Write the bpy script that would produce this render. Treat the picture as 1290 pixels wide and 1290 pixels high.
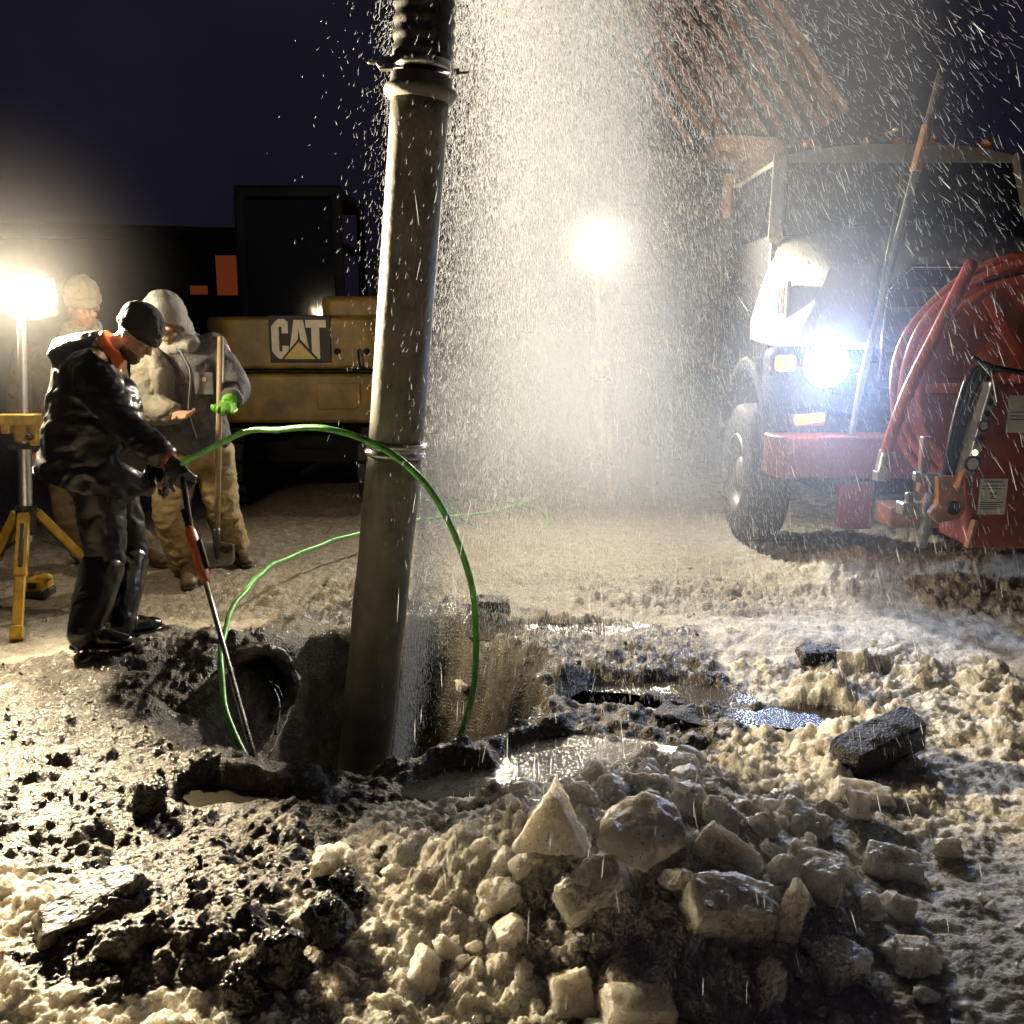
import bpy, bmesh, math, random
import numpy as np
from mathutils import Vector, Matrix, noise as mnoise
R = math.radians
random.seed(7)
rng = np.random.default_rng(7)
for o in list(bpy.data.objects): bpy.data.objects.remove(o)
sc = bpy.context.scene
COL = sc.collection

# ------------------------------------------------------------------ camera
CAM_H, PITCH, FPX, SIZE = 1.55, R(11.1), 1193.0, 1290.0
cam = bpy.data.cameras.new('camera')
cam.sensor_width = 36.0
cam.lens = 36.0*FPX/SIZE
cam.clip_start = 0.02; cam.clip_end = 400
camo = bpy.data.objects.new('camera', cam); COL.objects.link(camo)
camo.location = (0, 0, CAM_H); camo.rotation_euler = (R(90)-PITCH, 0, 0)
sc.camera = camo

# ------------------------------------------------------------------ world: a dark night sky
world = bpy.data.worlds.new('World'); sc.world = world; world.use_nodes = True
wn = world.node_tree; wn.nodes.clear()
wo = wn.nodes.new('ShaderNodeOutputWorld'); bg = wn.nodes.new('ShaderNodeBackground')
bg.inputs['Color'].default_value = (0.36, 0.33, 0.62, 1); bg.inputs['Strength'].default_value = 0.0105
wtc = wn.nodes.new('ShaderNodeTexCoord'); wnz = wn.nodes.new('ShaderNodeTexNoise'); wnz.inputs['Scale'].default_value = 2.2; wnz.inputs['Detail'].default_value = 5
wrp = wn.nodes.new('ShaderNodeValToRGB'); wrp.color_ramp.elements[0].position = .32; wrp.color_ramp.elements[0].color = (.22, .20, .44, 1); wrp.color_ramp.elements[1].position = .72; wrp.color_ramp.elements[1].color = (.50, .44, .72, 1)
wn.links.new(wtc.outputs['Generated'], wnz.inputs['Vector']); wn.links.new(wnz.outputs['Fac'], wrp.inputs['Fac']); wn.links.new(wrp.outputs['Color'], bg.inputs['Color'])   # thin night cloud
wn.links.new(bg.outputs[0], wo.inputs['Surface'])

# lamp strengths; side and back ones feed added heads that brighten worker and house
P_LEFT, P_FAR, P_HEAD, P_AMBER, P_SIDE_FILL, P_BACK_FILL = 1300, 600, 85, .8, 42, 130
EXPOSURE = 1.15
MIST_D, MIST_G = 0.34, 0.35

sc.render.engine = 'CYCLES'
sc.view_settings.view_transform = 'Standard'
sc.view_settings.look = 'None'
sc.view_settings.exposure = EXPOSURE
sc.view_settings.gamma = 1.0
cy = sc.cycles
cy.use_denoising = True
cy.max_bounces = 5; cy.diffuse_bounces = 3; cy.glossy_bounces = 2; cy.transmission_bounces = 4
cy.volume_bounces = 1; cy.transparent_max_bounces = 12
cy.caustics_reflective = False; cy.caustics_refractive = False
cy.sample_clamp_direct = 0; cy.sample_clamp_indirect = 3.0
cy.volume_step_rate = 3.0; cy.volume_max_steps = 24
cy.use_adaptive_sampling = True; cy.adaptive_threshold = .035; cy.adaptive_min_samples = 16
cy.time_limit = 600

def at(u, v, Y):
    """world point at distance Y seen in direction (u, v) from the photographer's place"""
    a = (u-645)/FPX; b = (645-v)/FPX
    dy = math.cos(PITCH)+b*math.sin(PITCH); dz = -math.sin(PITCH)+b*math.cos(PITCH)
    t = Y/dy
    return Vector((a*t, Y, CAM_H+dz*t))
def gr(u, v, z=0.0):
    a = (u-645)/FPX; b = (645-v)/FPX
    dy = math.cos(PITCH)+b*math.sin(PITCH); dz = -math.sin(PITCH)+b*math.cos(PITCH)
    t = (z-CAM_H)/dz
    return Vector((a*t, dy*t, z))

# ------------------------------------------------------------------ numpy noise
def _h(i, j, k, s):
    n = (i.astype(np.int64)*374761393+j.astype(np.int64)*668265263+k*1274126177+s*974634721) & 0xffffffff
    n = ((n ^ (n >> 13))*1274126177) & 0xffffffff
    n = ((n ^ (n >> 16))*2246822519) & 0xffffffff
    return ((n ^ (n >> 15)) & 0xffffff)/float(0xffffff)
def vn2(x, y, s=0):
    i = np.floor(x); j = np.floor(y); fx = x-i; fy = y-j
    fx = fx*fx*fx*(fx*(fx*6-15)+10); fy = fy*fy*fy*(fy*(fy*6-15)+10)
    i = i.astype(np.int64); j = j.astype(np.int64)
    a = _h(i, j, 0, s); b = _h(i+1, j, 0, s); c = _h(i, j+1, 0, s); d = _h(i+1, j+1, 0, s)
    return (a*(1-fx)+b*fx)*(1-fy)+(c*(1-fx)+d*fx)*fy
def fbm2(x, y, oct=4, s=0, g=0.5):
    r = 0; a = 1.0; t = 0; c, sn = math.cos(0.6), math.sin(0.6)
    for o in range(oct):
        r = r+a*(vn2(x, y, s+o*17)*2-1); t += a; a *= g
        x, y = (x*c-y*sn)*2.03+3.1, (x*sn+y*c)*2.03+1.7
    return r/t
def vn3(p, s=0):
    i = np.floor(p).astype(np.int64); f = p-i; f = f*f*(3-2*f)
    r = 0
    for dx in (0, 1):
        for dy in (0, 1):
            for dz in (0, 1):
                w = (f[:, 0] if dx else 1-f[:, 0])*(f[:, 1] if dy else 1-f[:, 1])*(f[:, 2] if dz else 1-f[:, 2])
                r = r+w*_h(i[:, 0]+dx, i[:, 1]+dy, i[:, 2]+dz, s)
    return r
def fbm3(p, oct=3, s=0):
    r = 0; a = 1.; t = 0
    for o in range(oct):
        r = r+a*(vn3(p, s+o*13)*2-1); t += a; a *= .5; p = p*2.07+1.3
    return r/t
def lumps(x, y, sc_, s, keep=0.7, rmin=.3, rmax=.62):
    """field of overlapping rounded blocks, height in units of the cell size"""
    X = x/sc_; Y = y/sc_; i = np.floor(X).astype(np.int64); j = np.floor(Y).astype(np.int64)
    out = np.zeros_like(X)
    for a in (-1, 0, 1):
        for b in (-1, 0, 1):
            ci = i+a; cj = j+b
            px = ci+_h(ci, cj, 1, s); py = cj+_h(ci, cj, 2, s)
            rr = rmin+(rmax-rmin)*_h(ci, cj, 3, s)
            th = _h(ci, cj, 4, s)*6.283; el = .6+.4*_h(ci, cj, 5, s)
            dx = X-px; dy = Y-py
            u = (dx*np.cos(th)+dy*np.sin(th))/rr; v = (-dx*np.sin(th)+dy*np.cos(th))/(rr*el)
            d2 = np.power(np.abs(u), 2.6)+np.power(np.abs(v), 2.6)
            tilt = 1+.5*u*(_h(ci, cj, 6, s)-.5)*2
            hgt = np.where(_h(ci, cj, 7, s) < keep, np.power(np.clip(1-d2, 0, 1), .55)*rr*tilt, 0)
            out = np.maximum(out, hgt)
    return out*sc_
def sstep(a, b, x):
    t = np.clip((x-a)/(b-a), 0, 1); return t*t*(3-2*t)

# ------------------------------------------------------------------ materials
MATS = {}
def mat(name, col, rough=.6, metal=0., var=.0, vscale=6., bump=0., bscale=40., spec=.5, col2=None, emit=None, estr=0., transl=0., coat=0., vdetail=6., rvar=0.):
    if name in MATS: return MATS[name]
    m = bpy.data.materials.new(name); m.use_nodes = True; nt = m.node_tree; b = nt.nodes['Principled BSDF']
    b.inputs['Base Color'].default_value = (*col, 1); b.inputs['Roughness'].default_value = rough
    b.inputs['Metallic'].default_value = metal; b.inputs['Specular IOR Level'].default_value = spec
    if coat: b.inputs['Coat Weight'].default_value = coat; b.inputs['Coat Roughness'].default_value = .12
    tc = nt.nodes.new('ShaderNodeTexCoord')
    if var > 0 or col2:
        n = nt.nodes.new('ShaderNodeTexNoise'); n.inputs['Scale'].default_value = vscale; n.inputs['Detail'].default_value = vdetail; n.inputs['Roughness'].default_value = .62
        nt.links.new(tc.outputs['Object'], n.inputs['Vector'])
        rp = nt.nodes.new('ShaderNodeValToRGB'); rp.color_ramp.elements[0].position = .36; rp.color_ramp.elements[1].position = .66
        c2 = col2 if col2 else tuple(c*(1-var) for c in col)
        rp.color_ramp.elements[0].color = (*c2, 1); rp.color_ramp.elements[1].color = (*col, 1)
        nt.links.new(n.outputs['Fac'], rp.inputs['Fac']); nt.links.new(rp.outputs['Color'], b.inputs['Base Color'])
        if rvar:
            mr = nt.nodes.new('ShaderNodeMapRange'); mr.inputs['To Min'].default_value = max(.03, rough-rvar); mr.inputs['To Max'].default_value = min(1, rough+rvar)
            mr.inputs['From Min'].default_value = .35; mr.inputs['From Max'].default_value = .65
            nt.links.new(n.outputs['Fac'], mr.inputs['Value']); nt.links.new(mr.outputs['Result'], b.inputs['Roughness'])
    if bump > 0:
        n2 = nt.nodes.new('ShaderNodeTexNoise'); n2.inputs['Scale'].default_value = bscale; n2.inputs['Detail'].default_value = 4
        nt.links.new(tc.outputs['Object'], n2.inputs['Vector'])
        bp = nt.nodes.new('ShaderNodeBump'); bp.inputs['Strength'].default_value = bump; bp.inputs['Distance'].default_value = .01
        nt.links.new(n2.outputs['Fac'], bp.inputs['Height']); nt.links.new(bp.outputs['Normal'], b.inputs['Normal'])
    if emit:
        b.inputs['Emission Color'].default_value = (*emit, 1); b.inputs['Emission Strength'].default_value = estr
    if transl > 0:
        t = nt.nodes.new('ShaderNodeBsdfTranslucent'); t.inputs['Color'].default_value = (*col, 1)
        mx = nt.nodes.new('ShaderNodeMixShader'); mx.inputs[0].default_value = transl
        out = nt.nodes['Material Output']
        nt.links.new(b.outputs[0], mx.inputs[1]); nt.links.new(t.outputs[0], mx.inputs[2]); nt.links.new(mx.outputs[0], out.inputs['Surface'])
    MATS[name] = m
    return m

# ------------------------------------------------------------------ mesh building
class MB:
    def __init__(s): s.v = []; s.f = []
    def add(s, vs, fs):
        k = len(s.v); s.v += [tuple(v) for v in vs]; s.f += [tuple(k+i for i in f) for f in fs]; return s
    def box(s, c, size, rot=None):
        hx, hy, hz = [q/2 for q in size]
        vs = [Vector((a*hx, b*hy, d*hz)) for a in (-1, 1) for b in (-1, 1) for d in (-1, 1)]
        if rot is not None: vs = [rot @ v for v in vs]
        c = Vector(c)
        return s.add([v+c for v in vs], [(0, 1, 3, 2), (4, 6, 7, 5), (0, 4, 5, 1), (2, 3, 7, 6), (0, 2, 6, 4), (1, 5, 7, 3)])
    def bar(s, a, b, w, h=None, up=(0, 0, 1)):
        a = Vector(a); b = Vector(b); z = (b-a); L = z.length; z.normalize()
        h = h or w; x = Vector(up).cross(z)
        if x.length < 1e-4: x = Vector((1, 0, 0))
        x.normalize(); y = z.cross(x)
        return s.box((a+b)/2, (w, h, L), Matrix((x, y, z)).transposed())
    def tube(s, pts, rad, n=12, cap=True, side=None, closed=False):
        pts = [Vector(p) for p in pts]; N = len(pts)
        if not hasattr(rad, '__len__'): rad = [rad]*N
        rad = [r if hasattr(r, '__len__') else (r, r) for r in rad]
        T = []
        for i in range(N):
            if closed: d = pts[(i+1) % N]-pts[i-1]
            else: d = pts[min(i+1, N-1)]-pts[max(i-1, 0)]
            T.append(d.normalized() if d.length > 1e-9 else Vector((0, 0, 1)))
        x = Vector(side) if side else (Vector((0, 1, 0)) if abs(T[0].y) < .8 else Vector((1, 0, 0)))
        vs = []; fs = []
        for i in range(N):
            x = x-T[i]*x.dot(T[i]); x.normalize(); y = T[i].cross(x)
            for k in range(n):
                a = 2*math.pi*k/n
                vs.append(pts[i]+x*(math.cos(a)*rad[i][0])+y*(math.sin(a)*rad[i][1]))
        for i in range(N if closed else N-1):
            for k in range(n):
                i2 = (i+1) % N
                fs.append((i*n+k, i*n+(k+1) % n, i2*n+(k+1) % n, i2*n+k))
        if cap and not closed:
            fs.append(tuple(reversed(range(n)))); fs.append(tuple((N-1)*n+k for k in range(n)))
        return s.add(vs, fs)
    def cyl(s, a, b, r, n=20, r2=None):
        return s.tube([a, b], [r, r2 if r2 is not None else r], n)
    def ring(s, c, axis, ro, ri, w, n=32):
        """flat washer or tyre-like ring, thickness w along axis"""
        c = Vector(c); z = Vector(axis).normalized(); x = z.orthogonal().normalized(); y = z.cross(x)
        vs = []; fs = []
        prof = [(ri, -w/2), (ro, -w/2), (ro, w/2), (ri, w/2)]
        for k in range(n):
            a = 2*math.pi*k/n; d = x*math.cos(a)+y*math.sin(a)
            vs += [c+d*r+z*h for r, h in prof]
        for k in range(n):
            q = (k+1) % n
            for j in range(4):
                fs.append((k*4+j, k*4+(j+1) % 4, q*4+(j+1) % 4, q*4+j))
        return s.add(vs, fs)
    def lathe(s, c, axis, prof, n=32):
        c = Vector(c); z = Vector(axis).normalized(); x = z.orthogonal().normalized(); y = z.cross(x)
        vs = []; fs = []; m = len(prof)
        for k in range(n):
            a = 2*math.pi*k/n; d = x*math.cos(a)+y*math.sin(a)
            vs += [c+d*r+z*h for r, h in prof]
        for k in range(n):
            q = (k+1) % n
            for j in range(m-1):
                fs.append((k*m+j, q*m+j, q*m+j+1, k*m+j+1))
        return s.add(vs, fs)
    def ell(s, c, r, rot=None, n=16, m=10):
        c = Vector(c); vs = []; fs = []
        for i in range(m+1):
            t = math.pi*i/m
            for k in range(n):
                a = 2*math.pi*k/n
                v = Vector((r[0]*math.sin(t)*math.cos(a), r[1]*math.sin(t)*math.sin(a), r[2]*math.cos(t)))
                if rot is not None: v = rot @ v
                vs.append(v+c)
        for i in range(m):
            for k in range(n):
                fs.append((i*n+k, (i+1)*n+k, (i+1)*n+(k+1) % n, i*n+(k+1) % n))
        return s.add(vs, fs)
    def prism(s, poly, origin, ax, ay, th):
        """2D polygon laid on the axes ax, ay at origin, extruded by th along ax x ay"""
        o = Vector(origin); ax = Vector(ax); ay = Vector(ay); n = ax.cross(ay).normalized(); k = len(poly)
        b = [o+ax*p[0]+ay*p[1] for p in poly]
        vs = b+[q+n*th for q in b]
        fs = [tuple(reversed(range(k))), tuple(range(k, 2*k))]+[(i, (i+1) % k, k+(i+1) % k, k+i) for i in range(k)]
        return s.add(vs, fs)
    def mesh(s, name):
        me = bpy.data.meshes.new(name); me.from_pydata(s.v, [], s.f); me.update()
        bm = bmesh.new(); bm.from_mesh(me); bmesh.ops.remove_doubles(bm, verts=bm.verts, dist=1e-6)
        bmesh.ops.recalc_face_normals(bm, faces=bm.faces); bm.to_mesh(me); bm.free()
        return me
    def build(s, name, m, parent=None, smooth=False, bevel=0., seg=2, ang=None):
        return mkobj(name, s.mesh(name), m, parent, smooth, bevel, seg)
def mkobj(name, me, m, parent=None, smooth=False, bevel=0., seg=2):
    o = bpy.data.objects.new(name, me); COL.objects.link(o)
    if m: me.materials.append(m if not isinstance(m, str) else MATS[m])
    if parent is not None:
        o.parent = parent; o.matrix_parent_inverse = parent_mw(parent).inverted()
    if smooth: me.polygons.foreach_set('use_smooth', [True]*len(me.polygons))
    if bevel > 0:
        b = o.modifiers.new('bevel', 'BEVEL'); b.width = bevel; b.segments = seg; b.limit_method = 'ANGLE'; b.angle_limit = R(35); b.harden_normals = False
        me.polygons.foreach_set('use_smooth', [True]*len(me.polygons))
        w = o.modifiers.new('wn', 'WEIGHTED_NORMAL'); w.keep_sharp = False
    return o
def parent_mw(o):
    m = o.matrix_basis.copy()
    if o.parent is not None: m = parent_mw(o.parent) @ o.matrix_parent_inverse @ m
    return m
def tag(o, label=None, cat=None, group=None, kind=None):
    if label: o['label'] = label
    if cat: o['category'] = cat
    if group: o['group'] = group
    if kind: o['kind'] = kind
    return o
def thing(name, label, cat, loc, group=None):
    o = bpy.data.objects.new(name, None); COL.objects.link(o); o.location = loc; o.empty_display_size = .2
    return tag(o, label, cat, group)
def copy_tree(o, parent=None):
    c = o.copy(); COL.objects.link(c)
    if parent is not None: c.parent = parent
    for ch in [q for q in COL.objects if q.parent == o]: copy_tree(ch, c)
    return c
def remesh(mb, name, voxel=.012, smooth=6, fac=.6):
    me = bpy.data.meshes.new('tmp'); me.from_pydata(mb.v, [], mb.f); me.update()
    o = bpy.data.objects.new('tmp', me); COL.objects.link(o)
    r = o.modifiers.new('r', 'REMESH'); r.mode = 'VOXEL'; r.voxel_size = voxel; r.adaptivity = 0
    if smooth:
        q = o.modifiers.new('s', 'SMOOTH'); q.iterations = smooth; q.factor = fac
    dg = bpy.context.evaluated_depsgraph_get(); ev = o.evaluated_get(dg)
    res = bpy.data.meshes.new_from_object(ev); res.name = name
    bpy.data.objects.remove(o); bpy.data.meshes.remove(me)
    res.polygons.foreach_set('use_smooth', [True]*len(res.polygons))
    return res
def coords(me):
    a = np.empty(len(me.vertices)*3, np.float32); me.vertices.foreach_get('co', a); return a.reshape(-1, 3).astype(np.float64)
def normals(me):
    a = np.empty(len(me.vertices)*3, np.float32); me.vertices.foreach_get('normal', a); return a.reshape(-1, 3).astype(np.float64)
def setco(me, c):
    me.vertices.foreach_set('co', c.astype(np.float32).ravel()); me.update()
def bez(pts, n=12):
    """smooth curve (Catmull-Rom) through points"""
    P = [Vector(p) for p in pts]; out = []
    for i in range(len(P)-1):
        p0 = P[max(i-1, 0)]; p1 = P[i]; p2 = P[i+1]; p3 = P[min(i+2, len(P)-1)]
        for k in range(n):
            t = k/n
            out.append(.5*((2*p1)+(p2-p0)*t+(2*p0-5*p1+4*p2-p3)*t*t+(3*p1-p0-3*p2+p3)*t**3))
    out.append(P[-1]); return out

# ------------------------------------------------------------------ the ground: churned mud, slush and broken ice round a dug pit
PUD = [(-.08, 3.02, .33, .12, .014), (.24, 3.22, .32, .18, .006), (.62, 3.85, .42, .15, .0), (.25, 4.72, .42, .16, .0), (1.12, 3.62, .32, .13, .004),
       (-.14, 2.74, .15, .05, .02), (-.92, 3.0, .2, .09, -.02), (.05, 2.9, .12, .05, .015), (.35, 3.75, .2, .1, .0)]
def field(x, y):
    """height, mud (0..1) and wetness (0..1) of the ground at x, y"""
    w1 = fbm2(x*1.7, y*1.7, 3, 5); w2 = fbm2(x*1.7+9, y*1.7-4, 3, 9); w3 = fbm2(x*5, y*5, 3, 21)
    X = x+.14*w1+.05*w3; Y = y+.14*w2+.05*w3
    z = .035*fbm2(x*.7, y*.7, 3, 40)
    G = lambda cx, cy, rx, ry, p=2.: np.exp(-np.power(((X-cx)/rx)**2+((Y-cy)/ry)**2, p/2))
    # pit
    d = np.sqrt(np.power(np.abs((X+.58)/.62), 2.4)+np.power(np.abs((Y-4.0)/.80), 2.4))
    pit = sstep(1.06, .62, d)
    rim = np.exp(-((d-1.28)/.2)**2)
    z = z+.055*rim*(.6+.8*vn2(x*2.2, y*2.2, 77))*sstep(2.7, 3.4, y)
    # mounds
    heap = G(.36, 2.36, .56, .46, 3.)
    z = z+.24*heap+.10*G(-.78, 2.12, .46, .34)+.10*G(-1.9, 2.2, .5, .5)+.06*G(1.5, 2.0, .5, .4)
    z = z+.17*np.exp(-((Y-5.75-.1*(X-2.2))/.33)**2)*sstep(1.5, 2.3, X)*(.5+.8*vn2(x*1.6, y*1.6, 31))
    z = z+.06*G(-1.55, 4.35, .5, .3)+.05*G(.35, 4.25, .7, .22)+.06*G(1.35, 4.5, .5, .3)
    # mud mask
    mud = np.clip(1.25*G(-1.35, 3.55, 1.05, .95, 3)+1.2*sstep(1.75, 1.1, d)*sstep(2.6, 3.1, Y)+1.15*G(.35, 4.05, .72, .95, 3)+.9*G(-.76, 2.2, .42, .42, 3)
                  + .75*G(-1.55, 2.95, .6, .4)+.5*G(-3.2, 3.5, 1.2, .8)+.9*G(.12, 3.35, .5, .3)-.55*G(.05, 6.6, 1.6, 1.2)-.25*G(-1.9, 2.15, .5, .4), 0, 1.3)
    mud = mud*(1-.85*G(.38, 2.3, .55, .42, 3.))
    mud = mud+.55*w3*(.25+np.minimum(mud, 1))+.25*fbm2(x*14, y*14, 3, 61)
    mud = mud*(1-.9*G(.42, 2.08, .66, .62, 3.))
    mud = np.maximum(sstep(.30, .78, mud), sstep(1.35, 1.05, d))
    far = sstep(4.8, 6.6, y)*sstep(2.0, 1.2, np.abs(x-.2)*.6)
    # broken relief
    patch = .35+.95*sstep(.32, .68, vn2(x*1.1+4, y*1.3, 171))*(.6+.6*vn2(x*3.1, y*3.1, 173))
    rough = patch*(1-.72*mud)*(1-.78*sstep(5.2, 6.4, y)*sstep(2.1, 1.3, x))
    xw = x+.05*w3+.02*fbm2(x*16, y*16, 2, 131); yw = y+.05*fbm2(x*5+7, y*5, 3, 23)+.02*fbm2(x*16+5, y*16, 2, 137)
    l1 = lumps(xw, yw, .34, 3, .42); l2 = lumps(xw+.3, yw, .16, 11, .55); l3 = lumps(xw, yw+.2, .075, 19, .4); l4 = lumps(xw, yw, .034, 23, .4); l5 = lumps(x, y, .016, 27, .75)
    near = sstep(6.5, 3.5, y)
    right = sstep(-.1, .6, X)*near
    z = z+rough*(.26*l1*(.2+.8*right+.6*heap)+.36*l2*(.3+.7*near)+.34*l3+.25*l4+.032*np.abs(fbm2(x*8, y*8, 4, 141, .6))+.03*np.abs(fbm2(x*21, y*21, 3, 147, .6))+.012*fbm2(x*60, y*60, 2, 151))
    z = z+mud*(.055*fbm2(x*4.4, y*4.4, 5, 71, .6)*(1-.4*pit)+.34*lumps(xw, yw, .11, 43, .35)+.36*lumps(xw, yw, .045, 47, .4)+.3*l5+.022*np.abs(fbm2(x*13, y*13, 4, 211, .6)))
    z = z+.012*fbm2(x*11, y*11, 4, 81, .6)
    # a walked, flattened floor by the men
    z = z*(1-.6*np.exp(-(((x+2.1)/.9)**2+((y-5.6)/.75)**2)))
    z = z-.5*np.clip(y-9.3-.3*w1, 0, 4)*sstep(-.8, .0, x)*sstep(1.75, 1.2, x)
    # pit floor
    fl = -.74+.12*fbm2(x*3.1, y*3.1, 4, 91)+.2*np.exp(-(((x+1.0)/.25)**2+((y-3.9)/.4)**2))
    z = z*(1-pit)+pit*fl+.05*pit*(1-pit)*4*fbm2(x*7, y*7, 3, 95)
    z = z-.40*np.exp(-np.power(((X+1.10)/.26)**2+((Y-3.72)/.36)**2, 1.4))*(1-pit)
    wet = np.clip(mud*.75+.35*pit+.3*vn2(x*3, y*3, 99)-.1, 0, 1)
    for px, py, rx, ry, lv in PUD:
        dd = ((X-px)/rx)**2+((Y-py)/ry)**2
        k = sstep(1.5, .75, dd)
        z = z*(1-k)+k*np.minimum(z, lv-.012+.010*w3)
        wet = np.maximum(wet, sstep(2.6, .9, dd)); mud = np.maximum(mud, .8*sstep(1.5, .8, dd))
    dirt = np.clip(sstep(4.4, 5.6, Y+.5*w1)*sstep(2.0, 1.2, X)+.5*sstep(.3, .6, vn2(x*1.3, y*1.3, 201))*sstep(-.2, -1., X), 0, 1)
    return z, mud, wet, dirt
def gz(x, y):
    return float(field(np.array([float(x)]), np.array([float(y)]))[0][0])
def on_ground(u, v):
    """first point of the ground met when looking in direction (u, v)"""
    a = at(u, v, 1.0)-Vector((0, 0, CAM_H)); ys = np.linspace(1.2, 14, 2600)
    zr = CAM_H+a.z*ys; z = field(a.x*ys, ys)[0]; k = np.nonzero(zr <= z)[0]
    i = k[0] if len(k) else len(ys)-1
    return Vector((a.x*ys[i], ys[i], float(z[i])))

def make_ground():
    inv = np.linspace(1/1.15, 1/13.0, 780); ys = 1/inv
    ys = np.concatenate([np.linspace(-9, 1.0, 26), ys, np.geomspace(13.3, 220, 40)])
    t = np.linspace(-1, 1, 820); t = t*(.72+.28*t*t)
    W = .80*np.maximum(ys, 1.2)+1.5+np.maximum(0, 1.2-ys)*.8
    X = W[:, None]*t[None, :]; Y = np.repeat(ys[:, None], len(t), 1)
    nr, nc = X.shape
    z, mud, wet, dirt = field(X.ravel(), Y.ravel())
    co = np.stack([X.ravel(), Y.ravel(), z], 1)
    idx = np.arange(nr*nc).reshape(nr, nc)
    q = np.stack([idx[:-1, :-1], idx[:-1, 1:], idx[1:, 1:], idx[1:, :-1]], -1).reshape(-1, 4)
    me = bpy.data.meshes.new('ground')
    me.vertices.add(len(co)); me.vertices.foreach_set('co', co.astype(np.float32).ravel())
    me.loops.add(q.size); me.loops.foreach_set('vertex_index', q.astype(np.int32).ravel())
    me.polygons.add(len(q)); me.polygons.foreach_set('loop_start', (np.arange(len(q))*4).astype(np.int32))
    me.polygons.foreach_set('use_smooth', np.ones(len(q), bool))
    me.update()
    for n, a in (('mud', mud), ('wet', wet), ('dirt', dirt)):
        at_ = me.attributes.new(n, 'FLOAT', 'POINT'); at_.data.foreach_set('value', a.astype(np.float32))
    o = bpy.data.objects.new('ground', me); COL.objects.link(o)
    o['kind'] = 'structure'; o['label'] = 'churned mud, slush and broken snow round the dug pit'
    me.materials.append(ground_mat())
    return o
def ground_mat():
    m = bpy.data.materials.new('ground'); m.use_nodes = True; nt = m.node_tree; N = nt.nodes; L = nt.links
    b = N['Principled BSDF']
    def attr(n):
        a = N.new('ShaderNodeAttribute'); a.attribute_name = n; return a.outputs['Fac']
    geo = N.new('ShaderNodeNewGeometry'); pos = geo.outputs['Position']
    def nz(s, d=5, r=.6):
        n = N.new('ShaderNodeTexNoise'); n.inputs['Scale'].default_value = s; n.inputs['Detail'].default_value = d; n.inputs['Roughness'].default_value = r
        L.new(pos, n.inputs['Vector']); return n.outputs['Fac']
    def ramp(f, *st):
        r = N.new('ShaderNodeValToRGB')
        while len(r.color_ramp.elements) < len(st): r.color_ramp.elements.new(.5)
        for e, (p, c) in zip(r.color_ramp.elements, st): e.position = p; e.color = (*c, 1)
        L.new(f, r.inputs['Fac']); return r.outputs['Color']
    def mix(f, a, b_):
        x = N.new('ShaderNodeMix'); x.data_type = 'RGBA'; L.new(f, x.inputs[0]); L.new(a, x.inputs[6]); L.new(b_, x.inputs[7]); return x.outputs[2]
    def math_(op, a, b_=None, c=None):
        x = N.new('ShaderNodeMath'); x.operation = op
        for i, q in enumerate((a, b_, c)):
            if q is None: continue
            if isinstance(q, (int, float)): x.inputs[i].default_value = q
            else: L.new(q, x.inputs[i])
        return x.outputs[0]
    snow = ramp(nz(9, 8, .7), (.30, (.27, .24, .19)), (.46, (.48, .45, .385)), (.64, (.70, .68, .61)))
    mudc = ramp(nz(14, 8, .7), (.34, (.032, .027, .020)), (.52, (.085, .072, .053)), (.70, (.17, .148, .11)))
    f = math_('ADD', attr('mud'), math_('MULTIPLY', math_('SUBTRACT', nz(46, 6, .75), .5), 1.3))
    f2 = N.new('ShaderNodeMapRange'); f2.inputs['From Min'].default_value = .3; f2.inputs['From Max'].default_value = .62; f2.clamp = True; L.new(f, f2.inputs['Value'])
    grit = math_('GREATER_THAN', nz(120, 3, .6), .66)
    dcol = ramp(nz(22, 8, .75), (.32, (.09, .07, .045)), (.5, (.24, .19, .125)), (.68, (.42, .36, .27)))
    df = math_('MULTIPLY', attr('dirt'), .85)
    snow = mix(df, snow, dcol)
    col = mix(f2.outputs[0], snow, mudc)
    col = mix(math_('MULTIPLY', grit, .75), col, ramp(nz(30), (.3, (.02, .017, .013)), (.7, (.05, .042, .03))))
    L.new(col, b.inputs['Base Color'])
    b.subsurface_method = 'BURLEY'; b.inputs['Subsurface Radius'].default_value = (1., .9, .75); b.inputs['Subsurface Scale'].default_value = .035
    sw = math_('MULTIPLY', math_('MULTIPLY', math_('SUBTRACT', 1.0, f2.outputs[0]), math_('SUBTRACT', 1.0, df)), .75); L.new(sw, b.inputs['Subsurface Weight'])
    wet = math_('ADD', attr('wet'), math_('MULTIPLY', math_('SUBTRACT', nz(7, 4), .5), .9))
    mr = N.new('ShaderNodeMapRange'); mr.inputs['From Min'].default_value = .1; mr.inputs['From Max'].default_value = 1.0; mr.inputs['To Min'].default_value = .60; mr.inputs['To Max'].default_value = .26
    L.new(wet, mr.inputs['Value']); L.new(mr.outputs[0], b.inputs['Roughness'])
    b.inputs['Specular IOR Level'].default_value = .45
    v = N.new('ShaderNodeTexVoronoi'); v.inputs['Scale'].default_value = 95; L.new(pos, v.inputs['Vector'])
    h = math_('ADD', math_('MULTIPLY', nz(60, 6, .7), 1.0), math_('MULTIPLY', v.outputs['Distance'], .55))
    bp = N.new('ShaderNodeBump'); bp.inputs['Strength'].default_value = .9; bp.inputs['Distance'].default_value = .012
    L.new(h, bp.inputs['Height']); L.new(bp.outputs[0], b.inputs['Normal'])
    return m
ground = make_ground()

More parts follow.
